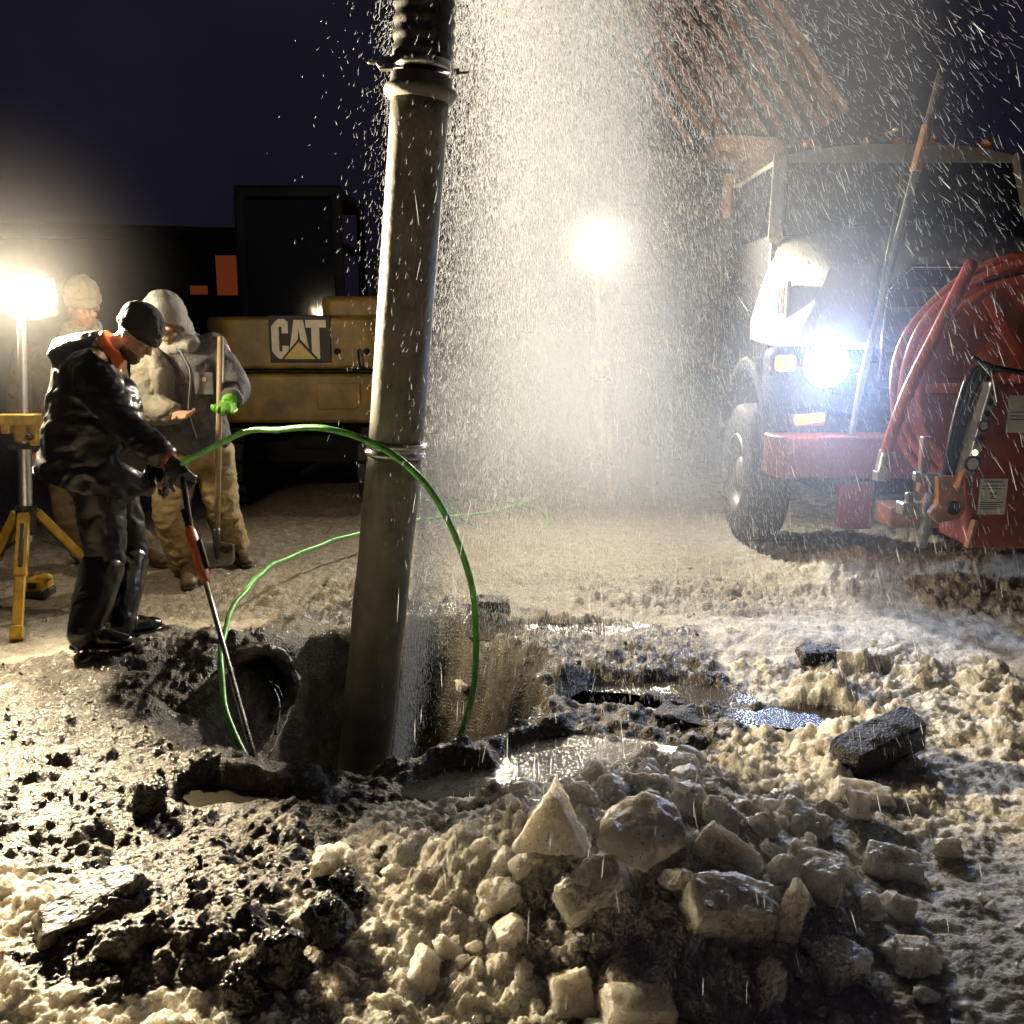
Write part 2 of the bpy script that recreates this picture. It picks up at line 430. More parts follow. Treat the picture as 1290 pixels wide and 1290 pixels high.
# puddles: thin sheets of muddy water lying in the hollows
def puddle_mat():
    m = mat('puddle_water', (.055, .048, .036), .07, spec=.6)
    nt = m.node_tree; b = nt.nodes['Principled BSDF']; geo = nt.nodes.new('ShaderNodeNewGeometry')
    v = nt.nodes.new('ShaderNodeTexVoronoi'); v.inputs['Scale'].default_value = 60; nt.links.new(geo.outputs['Position'], v.inputs['Vector'])
    w = nt.nodes.new('ShaderNodeMath'); w.operation = 'SINE'; mu = nt.nodes.new('ShaderNodeMath'); mu.operation = 'MULTIPLY'; mu.inputs[1].default_value = 22
    nt.links.new(v.outputs['Distance'], mu.inputs[0]); nt.links.new(mu.outputs[0], w.inputs[0])
    bp = nt.nodes.new('ShaderNodeBump'); bp.inputs['Strength'].default_value = .16; bp.inputs['Distance'].default_value = .004
    nt.links.new(w.outputs[0], bp.inputs['Height']); nt.links.new(bp.outputs[0], b.inputs['Normal'])
    return m
puddle_mat()
for i, (px, py, rx, ry, lv) in enumerate(PUD+[(-.56, 3.75, .5, .45, -.66)]):
    mb = MB(); n = 40; ring = []
    for k in range(n):
        a = 2*math.pi*k/n; q = 1.25+.12*math.sin(3*a+i)+.08*math.sin(5*a+2*i)
        ring.append((px+math.cos(a)*rx*q, py+math.sin(a)*ry*q, lv))
    mb.add([(px, py, lv)]+ring, [(0, k+1, (k+1) % n+1) for k in range(n)])
    o = mb.build('puddle', MATS['puddle_water']); o['kind'] = 'structure'
    for p in o.data.polygons: pass

# ------------------------------------------------------------------ base materials
mat('alu_tube', (.215, .20, .165), .62, .0, var=.45, vscale=7, bump=.25, bscale=30, rvar=.12)
mat('rubber_hose', (.03, .03, .028), .45, var=.3, bump=.3, bscale=60)
mat('steel', (.45, .44, .42), .32, .9, var=.4, vscale=12, rvar=.1)
mat('dark_steel', (.10, .10, .10), .4, .7, var=.4, vscale=14)
mat('green_hose', (.14, .60, .08), .38, col2=(.08, .32, .05), vscale=26)
mat('orange_plastic', (.48, .105, .03), .4, var=.3, vscale=20)
mat('black_rubber', (.013, .013, .014), .33, var=.4, vscale=20, bump=.2, bscale=60)
mat('yellow_plastic', (.62, .37, .03), .42, var=.45, vscale=16, bump=.15, bscale=50)
mat('black_plastic', (.02, .02, .022), .45)
mat('silver_pole', (.55, .55, .55), .3, .85, var=.2)
mat('wood_handle', (.36, .27, .15), .55, var=.3, vscale=9)

# ------------------------------------------------------------------ suction tube of the vacuum truck, hanging into the pit
pA, pK, pB, pC = Vector((-.635, 3.62, -.45)), Vector((-.445, 3.6, 1.09)), Vector((-.325, 3.6, 2.37)), Vector((-.24, 3.58, 3.5))
tub = thing('suction_pipe', 'tall grey metal suction tube leaning out of the muddy pit', 'pipe', pA)
def along(a, b, n): return [a.lerp(b, i/n) for i in range(n+1)]
m_ = MB()
pts = along(pA, pK, 14); rr = [.106+.002*math.sin(i*1.7) for i in range(len(pts))]
m_.tube(pts, rr, 40); m_.build('lower_tube', 'alu_tube' and MATS['alu_tube'], tub, smooth=True)
m_ = MB(); m_.tube(along(pK+Vector((0, 0, .001)), pB, 12), .104, 40); m_.build('upper_tube', MATS['alu_tube'], tub, smooth=True)
ax1 = (pB-pK).normalized()
def prof_ring(c, ax, prof, name, mm, par):
    q = MB(); q.lathe(c, ax, prof, 40); return q.build(name, mm, par, smooth=True)
# middle coupling
prof_ring(pK, ax1, [(.104, -.03), (.115, -.028), (.117, -.012), (.110, -.008), (.110, .006), (.118, .010), (.116, .026), (.104, .03)], 'coupling_ring', MATS['steel'], tub)
# upper flange and band
prof_ring(pB, ax1, [(.103, -.035), (.116, -.033), (.128, -.02), (.132, -.004), (.128, .008), (.112, .012), (.110, .05), (.104, .052)], 'flange', MATS['alu_tube'], tub)
bandc = pB+ax1*.085
bd = prof_ring(bandc, ax1, [(.103, -.016), (.111, -.015), (.113, 0), (.111, .015), (.103, .016)], 'hose_clamp', MATS['steel'], tub)
q = MB(); e = bandc+Vector((-.112, -.03, 0))
q.cyl(e+Vector((.0, 0, .0)), e+Vector((-.075, -.01, .004)), .007, 10); q.box(e+Vector((-.012, 0, 0)), (.05, .035, .042)); q.cyl(e+Vector((-.03, -.028, .0)), e+Vector((-.03, .03, 0)), .016, 12)
q.build('clamp_bolt', MATS['steel'], bd, bevel=.003)
q = MB(); e = bandc+Vector((.106, -.02, -.03)); q.cyl(e, e+Vector((.062, -.005, .004)), .005, 8); q.box(e+Vector((.012, 0, .004)), (.03, .03, .022)); q.build('clamp_bolt', MATS['steel'], bd, bevel=.002)
# ribbed hose above
pts = []; rad = []; n = 84
for i in range(n+1):
    f = i/n; pts.append((pB+ax1*.07).lerp(pC, f)); rad.append(.104+(.0055 if i % 4 in (0, 1) else -.001))
q = MB(); q.tube(pts, rad, 36); q.build('ribbed_hose', MATS['rubber_hose'], tub, smooth=True)
q = MB(); q.tube([pC, pC+Vector((.1, .2, .5)), pC+Vector((.6, .8, .9)), pC+Vector((1.6, 2.0, 1.0))], .105, 24); q.build('ribbed_hose', MATS['rubber_hose'], tub, smooth=True)

# ------------------------------------------------------------------ digging lance
lance_top = at(231, 612, 4.08); lance_mid = at(240, 668, 3.98); lance_low = at(258, 730, 3.86); lance_tip = at(329, 985, 3.12)
lan = thing('digging_lance', 'steel water lance with orange trigger handle held down into the mud', 'lance', lance_tip)
q = MB(); q.tube(along(lance_tip, lance_low, 6), .0105, 12); q.build('steel_rod', MATS['steel'], lan, smooth=True)
q = MB(); d = (lance_low-lance_mid); dn = d.normalized()
q.tube([lance_mid-dn*.02, lance_mid+dn*.01, lance_mid+dn*.05, lance_mid+d*.55, lance_low-dn*.04, lance_low, lance_low+dn*.02], [(.016, .014), (.03, .022), (.034, .024), (.03, .022), (.034, .024), (.03, .02), (.013, .013)], 14)
hd = q.build('trigger_handle', MATS['orange_plastic'], lan, smooth=True)
q = MB(); off = Vector((.034, -.02, .0)); q.bar(lance_mid+dn*.04+off, lance_low-dn*.06+off, .014, .02); q.build('trigger', MATS['black_plastic'], hd, bevel=.004)
q = MB(); q.tube(along(at(229, 590, 4.1), lance_mid, 8), .013, 12); q.tube(along(lance_mid-dn*.10, lance_mid, 8), [.018, .015, .018, .015, .018, .015, .018, .015, .018], 12); q.build('grip_tube', MATS['black_rubber'], lan, smooth=True)

# ------------------------------------------------------------------ green hoses
def hose(pts, r, label, n=14):
    q = MB(); cv = bez(pts, n); cv = [p+Vector((mnoise.noise(p*3.1), mnoise.noise(p*3.1+Vector((7, 0, 0))), mnoise.noise(p*3.1+Vector((0, 9, 0)))))*.018 for p in cv]
    q.tube(cv, [r*(1+.10*mnoise.noise(p*22)) for p in cv], 12); o = q.build('water_hose', MATS['green_hose'], None, smooth=True)
    return tag(o, label, 'hose', 'green water hoses')
zb = gz(-.2, 3.35)
hose([at(229, 588, 4.1), at(244, 577, 4.05), at(300, 547, 3.8), at(380, 537, 3.45), at(462, 553, 3.25), at(535, 612, 3.15), at(580, 695, 3.15), at(599, 790, 3.2), at(592, 880, 3.27), at(572, 945, 3.33), Vector((-.3, 3.42, -.25))], .0115,
     'green hose arching from the gloved hand across the suction tube into the pit')
hose([at(330, 992, 3.08), at(322, 975, 3.16), at(300, 935, 3.3), at(283, 880, 3.5), at(280, 825, 3.75), at(291, 772, 4.2), at(335, 718, 5.0), at(395, 690, 5.7), at(450, 672, 6.3), at(520, 655, 6.9), at(585, 650, 7.3), at(648, 637, 7.75), at(678, 624, 8.2)], .0125,
     'green hose climbing out of the mud and running behind the suction tube')
hose([at(543, 612, 8.3), at(562, 634, 7.9), at(597, 664, 7.25), at(640, 681, 6.95), at(676, 675, 7.05), at(691, 657, 7.45), at(680, 642, 7.85), at(652, 635, 8.1), at(600, 630, 8.3), at(545, 634, 8.35), at(520, 640, 8.2)], .013,
     'loose green hose loop lying on the lit ground behind the spray')

# ------------------------------------------------------------------ buried drain pipe, broken open in the pit wall
mat('mud_crust', (.16, .135, .085), .42, col2=(.04, .034, .024), vscale=9, bump=1., bscale=70, rvar=.25)
mat('mud_dark', (.05, .042, .03), .35, col2=(.012, .010, .008), vscale=12, bump=1., bscale=60, rvar=.2)
dp = thing('drain_pipe', 'broken open end of a mud caked drain pipe in the pit wall', 'drain pipe', (-1.14, 4.1, -.3))
q = MB(); c0 = at(328, 862, 4.10); axp = Vector((.42, -.86, .22)).normalized()
prof = [(.118, -.62), (.165, -.62), (.172, -.3), (.176, -.12), (.182, -.02), (.172, .015), (.142, .02), (.124, .0), (.118, -.05), (.115, -.55), (.001, -.6)]
q.lathe(c0, axp, prof, 64)
me = q.mesh('pipe_wall'); bm = bmesh.new(); bm.from_mesh(me); bmesh.ops.subdivide_edges(bm, edges=bm.edges[:], cuts=2, use_grid_fill=True); bm.to_mesh(me); bm.free()
c = coords(me); nn = normals(me); c += nn*(.022*fbm3(c*11, 4, 3)+.01*fbm3(c*34, 3, 5))[:, None]; setco(me, c)
mkobj('pipe_wall', me, MATS['mud_crust'], dp, smooth=True)
for i, (a, b, cc, r) in enumerate([(at(345, 868, 3.7), at(352, 890, 3.62), at(347, 925, 3.5), .006), (at(362, 905, 3.6), at(340, 950, 3.3), at(330, 978, 3.2), .004), (at(338, 858, 3.7), at(350, 866, 3.68), at(356, 880, 3.65), .004)]):
    q = MB(); q.tube(bez([a, b, cc], 6), r, 6); tag(q.build('root', MATS['mud_dark'], None, smooth=True), ['thin bent root hanging over the mouth of the drain pipe', 'long thin root running down the mud to the lance tip', 'short curled root sticking out of the drain pipe mouth'][i], 'root', 'roots in the pit wall')
# the wooden stake half buried left of the drain
q = MB(); q.tube(along(at(222, 902, 3.72), at(292, 842, 3.95), 6), [.02, .03, .028, .032, .027, .024, .018], 10)
me = q.mesh('buried_root'); 
tag(mkobj('buried_root', me, MATS['mud_crust'], None, smooth=True), 'thick mud covered root lying across the pit bank left of the drain', 'root')

# ------------------------------------------------------------------ broken ice, clods and rubble
def ice_mat():
    m = bpy.data.materials.new('dirty_ice'); m.use_nodes = True; nt = m.node_tree; N = nt.nodes; L = nt.links; b = N['Principled BSDF']
    geo = N.new('ShaderNodeNewGeometry'); tc = geo.outputs['Position']
    n = N.new('ShaderNodeTexNoise'); n.inputs['Scale'].default_value = 11; n.inputs['Detail'].default_value = 8; n.inputs['Roughness'].default_value = .68; L.new(tc, n.inputs['Vector'])
    r = N.new('ShaderNodeValToRGB'); e = r.color_ramp.elements; e[0].position = .30; e[0].color = (.46, .41, .32, 1); e[1].position = .58; e[1].color = (.82, .79, .71, 1)
    L.new(n.outputs['Fac'], r.inputs['Fac'])
    g = N.new('ShaderNodeTexNoise'); g.inputs['Scale'].default_value = 150; g.inputs['Detail'].default_value = 3; L.new(tc, g.inputs['Vector'])
    gt = N.new('ShaderNodeMath'); gt.operation = 'GREATER_THAN'; gt.inputs[1].default_value = .69; L.new(g.outputs['Fac'], gt.inputs[0])
    mx = N.new('ShaderNodeMix'); mx.data_type = 'RGBA'; L.new(gt.outputs[0], mx.inputs[0]); L.new(r.outputs[0], mx.inputs[6]); mx.inputs[7].default_value = (.05, .04, .03, 1)
    L.new(mx.outputs[2], b.inputs['Base Color']); b.inputs['Roughness'].default_value = .24; b.inputs['Specular IOR Level'].default_value = .6
    n2 = N.new('ShaderNodeTexNoise'); n2.inputs['Scale'].default_value = 120; n2.inputs['Detail'].default_value = 5; L.new(tc, n2.inputs['Vector'])
    bp = N.new('ShaderNodeBump'); bp.inputs['Strength'].default_value = .75; bp.inputs['Distance'].default_value = .006; L.new(n2.outputs['Fac'], bp.inputs['Height']); L.new(bp.outputs[0], b.inputs['Normal'])
    b.subsurface_method = 'BURLEY'; b.inputs['Subsurface Weight'].default_value = 1.0; b.inputs['Subsurface Radius'].default_value = (1., .88, .7); b.inputs['Subsurface Scale'].default_value = .05
    t = N.new('ShaderNodeBsdfTranslucent'); L.new(mx.outputs[2], t.inputs['Color'])
    ms = N.new('ShaderNodeMixShader'); ms.inputs[0].default_value = .2; L.new(b.outputs[0], ms.inputs[1]); L.new(t.outputs[0], ms.inputs[2]); L.new(ms.outputs[0], N['Material Output'].inputs['Surface'])
    MATS['dirty_ice'] = m; return m
ice_mat()
mat('muddy_ice', (.24, .20, .14), .45, col2=(.07, .058, .04), vscale=14, bump=.9, bscale=60)
mat('asphalt_chunk', (.035, .033, .032), .55, col2=(.012, .012, .013), vscale=60, bump=1., bscale=110)
def chunk(poly, th, rough=.012, seed=0, top_shrink=.86, sub=3, bev=.004, smooth=1):
    """a broken slab: irregular outline, thickness th, worn edges"""
    bm = bmesh.new(); rd = random.Random(seed)
    for x, y in poly: bm.verts.new((x, y, 0))
    cx = sum(p[0] for p in poly)/len(poly); cyy = sum(p[1] for p in poly)/len(poly)
    for x, y in poly:
        s = top_shrink+rd.uniform(-.08, .08); bm.verts.new((cx+(x-cx)*s, cyy+(y-cyy)*s, th*rd.uniform(.82, 1.15)))
    bmesh.ops.convex_hull(bm, input=bm.verts[:])
    bmesh.ops.recalc_face_normals(bm, faces=bm.faces)
    bmesh.ops.dissolve_limit(bm, angle_limit=R(6), verts=bm.verts[:], edges=bm.edges[:])
    bmesh.ops.bevel(bm, geom=bm.edges[:], offset=bev, segments=2, profile=.6, affect='EDGES', clamp_overlap=True)
    bmesh.ops.triangulate(bm, faces=bm.faces[:])
    size = max(max(p[0] for p in poly)-min(p[0] for p in poly), max(p[1] for p in poly)-min(p[1] for p in poly), th)
    for _ in range(sub):
        lim = size/(22 if sub > 3 else 9)
        es = [e for e in bm.edges if e.calc_length() > lim]
        if not es: break
        bmesh.ops.subdivide_edges(bm, edges=es, cuts=1); bmesh.ops.triangulate(bm, faces=bm.faces[:])
    for _ in range(smooth): bmesh.ops.smooth_vert(bm, verts=bm.verts[:], factor=.4, use_axis_x=True, use_axis_y=True, use_axis_z=True)
    me = bpy.data.meshes.new('ice'); bm.to_mesh(me); bm.free()
    c = coords(me); me.update(); nn = normals(me); o = seed*3.7
    k = .045/max(size, .05)
    c = c+nn*(rough*2.4*fbm3(c*(2.2/size)+o, 3, 3)+rough*1.5*fbm3(c*(7/size)+o, 3, 5)+rough*.9*np.abs(fbm3(c*(22/size)+o, 2, 8)))[:, None]
    c[:, 2] -= th*.5
    setco(me, c); me.polygons.foreach_set('use_smooth', [True]*len(me.polygons))
    return me
def rpoly(n, rx, ry, seed, j=.25):
    rd = random.Random(seed)
    return [(math.cos(2*math.pi*(k+rd.uniform(-.3, .3))/n)*rx*rd.uniform(1-j, 1), math.sin(2*math.pi*(k+rd.uniform(-.3, .3))/n)*ry*rd.uniform(1-j, 1)) for k in range(n)]
def place(me, name, m, loc, rot, label, cat, group=None):
    o = mkobj(name, me, MATS[m]); o.location = loc; o.rotation_euler = [R(a) for a in rot]
    return tag(o, label, cat, group)
ICE = 'broken ice blocks in the near heap'
# (outline, thickness, pixel centre, distance, rotation, label)
blocks = [
 ([(-.13, -.10), (.13, -.085), (.0, .15)], .12, (694, 1083), 2.36, (78, 0, -14), 'pointed pyramid of yellowish ice at the top left of the ice heap'),
 ([(-.16, -.06), (-.02, -.16), (.14, -.07), (.15, .07), (.05, .13), (-.10, .08)], .05, (805, 1062), 2.42, (24, 6, 12), 'flat glistening grey ice slab lying on top of the ice heap'),
 ([(-.13, -.06), (.10, -.07), (.14, .02), (.08, .075), (-.12, .06)], .10, (742, 1143), 2.16, (34, -26, 24), 'blunt ice block leaning under the pointed ice pyramid'),
 ([(-.13, -.055), (.12, -.06), (.13, .04), (-.11, .06)], .085, (918, 1078), 2.42, (24, 22, -28), 'long pale ice block right of the flat ice slab'),
 ([(-.14, -.09), (.12, -.10), (.15, .03), (.05, .10), (-.13, .07)], .14, (915, 1150), 2.18, (20, 8, 10), 'big rounded ice block in the right flank of the heap'),
 ([(-.05, -.10), (.05, -.09), (.04, .09), (-.02, .12)], .05, (995, 1172), 2.12, (80, 15, -12), 'upright ice splinter on the right edge of the heap'),
 ([(-.045, -.10), (.05, -.10), (.04, .08), (-.03, .10)], .05, (968, 1262), 1.86, (74, 18, 14), 'upright pale ice slab at the bottom edge of the picture'),
 ([(-.12, -.05), (.11, -.06), (.12, .05), (-.10, .06)], .07, (1012, 1032), 2.62, (18, 24, -24), 'wedge of ice behind the heap with a lit upper face'),
 ([(-.11, -.07), (.12, -.06), (.1, .08), (-.10, .07)], .10, (1022, 1098), 2.34, (14, 14, -30), 'dirty ice block sloping down the right side of the heap'),
 ([(-.10, -.06), (.10, -.05), (.08, .06), (-.09, .06)], .06, (722, 1013), 2.72, (20, -8, 14), 'low ice slab behind the pointed ice pyramid'),
 ([(-.08, -.05), (.08, -.05), (.06, .05), (-.07, .05)], .06, (745, 1040), 2.62, (10, 10, -10), 'rounded ice lump between the pyramid and the flat slab'),
 ([(-.11, -.045), (.11, -.04), (.10, .045), (-.10, .05)], .05, (815, 993), 2.84, (12, 2, 4), 'low ice slab at the back edge of the heap'),
 ([(-.06, -.035), (.06, -.04), (.05, .04), (-.05, .04)], .045, (862, 958), 3.02, (14, 4, -6), 'small square ice block farthest back in the heap'),
 ([(-.05, -.06), (.06, -.05), (.03, .07), (-.04, .06)], .06, (905, 1028), 2.62, (50, 10, 20), 'small pointed ice piece above the long pale block'),
 ([(-.12, -.06), (.11, -.05), (.1, .06), (-.1, .06)], .09, (1125, 1090), 2.5, (6, 6, -14), 'smooth rounded ice boulder right of the heap'),
 ([(-.15, -.06), (.15, -.04), (.14, .05), (-.12, .07)], .06, (1085, 1000), 2.88, (8, 8, -8), 'flat ice cake in front of the asphalt lump'),
 ([(-.10, -.05), (.12, -.05), (.10, .05), (-.09, .06)], .08, (800, 1284), 1.84, (22, 4, 8), 'long ice block cut by the bottom edge of the picture'),
 ([(-.08, -.07), (.07, -.07), (.06, .07), (-.06, .06)], .08, (720, 1262), 1.86, (50, -8, 4), 'grey ice block in the shade at the foot of the heap'),
 ([(-.2, -.07), (.04, -.10), (.21, -.04), (.19, .05), (.02, .10), (-.16, .08)], .055, (112, 1130), 2.36, (16, -8, 46), 'long weathered ice slab lying in the left foreground'),
 ([(-.09, -.06), (.09, -.06), (.07, .06), (-.08, .06)], .09, (1055, 1215), 2.05, (10, 4, 30), 'dirty ice lump low on the right of the heap'),
 ([(-.07, -.05), (.07, -.05), (.06, .05), (-.06, .05)], .06, (1150, 1205), 2.1, (8, 8, 10), 'two lobed ice lump in the right foreground'),
 ([(-.08, -.05), (.08, -.05), (.06, .05), (-.06, .05)], .06, (630, 1130), 2.25, (20, -12, 8), 'yellowish ice lump left of the pointed pyramid'),
 ([(-.05, -.04), (.05, -.04), (.05, .04), (-.04, .04)], .04, (583, 862), 3.55, (10, 10, 20), 'small pale ice lump at the right rim of the pit'),
 ([(-.08, -.06), (.09, -.05), (.07, .06), (-.07, .06)], .06, (420, 1085), 2.52, (8, 4, 20), 'low tan ice mound in front of the pit'),
]
for i, (poly, th, (u, v), Y, rot, lab) in enumerate(blocks):
    p = on_ground(u, min(v+12, 1288)); g = p.z
    me = chunk([(a_*.74, b_*.74) for a_, b_ in poly], th*.8, .0055, i+1, sub=5)
    ex = {0: .12, 1: .07, 2: .06, 5: .06, 6: .05, 18: .005}.get(i, .03)
    p.z = g+ex
    place(me, 'ice_block', 'dirty_ice' if i != 18 else 'muddy_ice', p, rot, lab, 'ice block', ICE)
rdl = random.Random(55)
def lump_label(x, y, r):
    k = min((j for j in range(len(BP)) if SHORT[j]), key=lambda j: (BP[j].location.x-x)**2+(BP[j].location.y-y)**2)
    dx = x-BP[k].location.x; dy = y-BP[k].location.y
    d = ('right of' if dx > 0 else 'left of') if abs(dx) > abs(dy) else ('behind' if dy > 0 else 'in front of')
    far = 'close' if dx*dx+dy*dy < .012 else 'a little'
    return '%s dirty ice lump %s %s the %s' % ('tiny' if r < .037 else 'small' if r < .05 else 'middling' if r < .063 else 'large', far, d, SHORT[k])
SHORT = ['pointed ice pyramid', 'flat glistening slab', 'blunt leaning block', 'long pale block', 'big rounded block', 'upright splinter', 'upright pale slab', 'lit wedge', 'sloping dirty block', 'low slab behind the pyramid', 'lump between pyramid and slab', 'back edge slab', 'farthest square block', 'small pointed piece', 'smooth ice boulder', 'flat ice cake', 'long block at the bottom edge', 'grey block at the foot', '', 'low dirty lump', 'two lobed lump', 'yellowish lump', '', '']
BP = [o for o in COL.objects if o.name.startswith('ice_block')]
USED = set()
for i in range(110):
    x = rdl.gauss(.40, .36); y = rdl.gauss(2.28, .32)
    if y < 1.62: continue
    r = rdl.uniform(.025, .075); z = gz(x, y)
    if lump_label(x, y, r) in USED: continue
    USED.add(lump_label(x, y, r))
    place(chunk(rpoly(rdl.choice((4, 5, 5, 6)), r, r*rdl.uniform(.55, .9), 500+i, .35), r*rdl.uniform(.5, 1.1), r*.07, 500+i, .85, 3, r*.08), 'ice_block', 'dirty_ice', (x, y, z+r*.25), (rdl.uniform(-45, 45), rdl.uniform(-45, 45), rdl.uniform(0, 360)),
          lump_label(x, y, r), 'ice block', 'fist sized ice lumps in the near heap')
# asphalt lumps and mud clods
asp = [([(-.20, -.06), (.18, -.065), (.205, .0), (.19, .06), (-.19, .065)], .10, (1107, 946), 3.16, (12, -6, 30), 'big dark asphalt slab lying tilted on the snow'),
       ([(-.10, -.06), (.1, -.05), (.11, .05), (-.09, .06)], .05, (1030, 820), 4.2, (6, 2, 10), 'small dark asphalt piece in the snow before the truck'),
       ([(-.13, -.06), (.13, -.07), (.12, .05), (-.1, .07)], .05, (865, 900), 3.45, (10, 6, -16), 'flat dark asphalt piece at the edge of the puddles'),
       ([(-.1, -.03), (.1, -.04), (.09, .04), (-.08, .03)], .035, (838, 878), 3.62, (10, 10, -20), 'thin dark asphalt sliver behind the puddle edge'),
       ([(-.09, -.06), (.09, -.07), (.1, .06), (-.08, .06)], .05, (620, 757), 5.3, (4, 4, 10), 'square dark lump on the lit ground right of the hose'),
       ]
for i, (poly, th, (u, v), Y, rot, lab) in enumerate(asp):
    p = on_ground(u, v+8); g = p.z; p.z = g+th*.32 if i else g+.05
    place(chunk(poly, th, .006 if i else .004, 60+i, .95, 4, .006, 1), 'asphalt_lump', 'asphalt_chunk', p, rot, lab, 'asphalt', 'lumps of broken asphalt')
clods = [(430, 1125, 2.42, .05, 'round black mud clod in front of the pit'), (408, 1170, 2.25, .085, 'large upright black mud clod beside the dark mound'), (355, 1225, 2.02, .085, 'brown mud clod on the dark mound, lowest of three'),
         (300, 1250, 1.95, .06, 'mud clod at the foot of the dark mound'), (455, 1140, 2.35, .035, 'small black clod right of the round mud clod'), 
         (190, 1010, 2.95, .07, 'flat mud clod on the left bank')]
for i, (u, v, Y, r, lab) in enumerate(clods):
    p = on_ground(u, v); p.z += r*.3
    place(chunk(rpoly(6, r, r*.8, 90+i), r*1.25, r*.16, 90+i, .8, 4, r*.12), 'mud_clod', 'mud_dark', p, (random.uniform(-20, 20), random.uniform(-20, 20), random.uniform(0, 360)), lab, 'mud clod', 'clods of black mud')

# uncountable crumbs of ice and of mud
def crumbs(name, m, spots, label, cat):
    protos = []
    for k in range(10):
        bm = bmesh.new(); rd = random.Random(300+k)
        bmesh.ops.create_icosphere(bm, subdivisions=2, radius=1.0)
        fl = [(Vector((rd.gauss(0, 1), rd.gauss(0, 1), rd.gauss(0, 1))).normalized(), rd.uniform(.25, .75)) for _ in range(9)]
        for v in bm.verts:
            for nn_, d_ in fl:
                t_ = v.co.dot(nn_)-d_
                if t_ > 0: v.co -= nn_*t_*.9
            v.co *= 1+.34*mnoise.noise(v.co*2.3+Vector((k*5, 0, 0))); v.co.y *= .85; v.co.z *= .7
        bmesh.ops.recalc_face_normals(bm, faces=bm.faces); bmesh.ops.triangulate(bm, faces=bm.faces[:])
        bm.verts.ensure_lookup_table(); bm.verts.index_update()
        protos.append((np.array([v.co[:] for v in bm.verts]), np.array([[v.index for v in f.verts] for f in bm.faces]))); bm.free()
    V = []; F = []; n = 0
    for i, (x, y, z, r) in enumerate(spots):
        v, f = protos[i % 10]; a = rng.uniform(0, 6.28); b = rng.uniform(-.6, .6)
        ca, sa, cb, sb = math.cos(a), math.sin(a), math.cos(b), math.sin(b)
        M = np.array([[ca, -sa*cb, sa*sb], [sa, ca*cb, -ca*sb], [0, sb, cb]])
        V.append(v @ M.T*r+np.array([x, y, z])); F.append(f+n); n += len(v)
    V = np.concatenate(V); F = np.concatenate(F)
    me = bpy.data.meshes.new(name); me.vertices.add(len(V)); me.vertices.foreach_set('co', V.astype(np.float32).ravel())
    me.loops.add(F.size); me.loops.foreach_set('vertex_index', F.astype(np.int32).ravel()); me.polygons.add(len(F)); me.polygons.foreach_set('loop_start', (np.arange(len(F))*3).astype(np.int32)); me.update()
    me.polygons.foreach_set('use_smooth', np.ones(len(F), bool))
    return tag(mkobj(name, me, MATS[m]), label, cat, kind='stuff')
def scatter(n, box, rlo, rhi, mudlo, mudhi, pw=2.5, heap=False):
    x = rng.uniform(box[0], box[1], n); u = rng.uniform(0, 1, n); y = 1/((1-u)/box[2]+u/box[3])
    x = x*(y/3.0) if not heap else x
    z, mud, wet, _ = field(x, y); k = (mud >= mudlo) & (mud <= mudhi) & (z > -.2)
    r = rlo+(rhi-rlo)*rng.uniform(0, 1, n)**pw
    # no crumbs standing in the puddles or under the men
    for px, py, rx, ry, lv in PUD: k &= (((x-px)/rx)**2+((y-py)/ry)**2) > 1.3
    return [(x[i], y[i], z[i]+r[i]*.25, r[i]) for i in np.nonzero(k)[0]]
sp = scatter(1300, (-2.1, 2.3, 1.5, 6.2), .005, .030, 0, .35, 3.)
sp += scatter(200, (-.35, 1.05, 1.55, 3.1), .008, .045, 0, .5, 2.6, True)
crumbs('ice_crumbs', 'dirty_ice', sp, 'loose crumbs of dirty ice strewn over the snow', 'ice crumbs')
sp = scatter(3500, (-2.1, 2.0, 1.5, 5.8), .004, .020, .5, 1.1, 3.)
crumbs('mud_crumbs', 'mud_dark', sp, 'loose crumbs of black mud strewn round the pit', 'mud crumbs')

# ------------------------------------------------------------------ battery work lights on tripods
def glow_mat(name, col, s):
    m = bpy.data.materials.new(name); m.use_nodes = True; nt = m.node_tree; nt.nodes.clear()
    e = nt.nodes.new('ShaderNodeEmission'); e.inputs[0].default_value = (*col, 1); e.inputs[1].default_value = s
    o = nt.nodes.new('ShaderNodeOutputMaterial'); nt.links.new(e.outputs[0], o.inputs[0]); MATS[name] = m; return m
glow_mat('led_warm', (1., .82, .52), 70); glow_mat('led_head', (.62, .78, 1.), 60); glow_mat('amber_lit', (1., .27, .0), 3.5); glow_mat('amber_bright', (1., .28, .0), 2)
def lamp_light(kind, name, loc, power, col, rad, parent, target=None, spot=None, blend=.4):
    l = bpy.data.lights.new(name, kind); l.energy = power; l.color = col; l.shadow_soft_size = rad
    o = bpy.data.objects.new(name, l); COL.objects.link(o); o.parent = parent; o.matrix_parent_inverse = parent_mw(parent).inverted(); o.location = loc
    if target is not None:
        o.rotation_euler = (Vector(target)-Vector(loc)).to_track_quat('-Z', 'Y').to_euler()
    if spot: l.spot_size = R(spot); l.spot_blend = blend
    return o
def text_mesh(txt, size, ext, name):
    cu = bpy.data.curves.new('t', 'FONT'); cu.body = txt; cu.size = size; cu.extrude = ext; cu.align_x = 'CENTER'; cu.align_y = 'CENTER'; cu.resolution_u = 3
    o = bpy.data.objects.new('t', cu); COL.objects.link(o); dg = bpy.context.evaluated_depsgraph_get()
    me = bpy.data.meshes.new_from_object(o.evaluated_get(dg)); me.name = name; bpy.data.objects.remove(o); return me
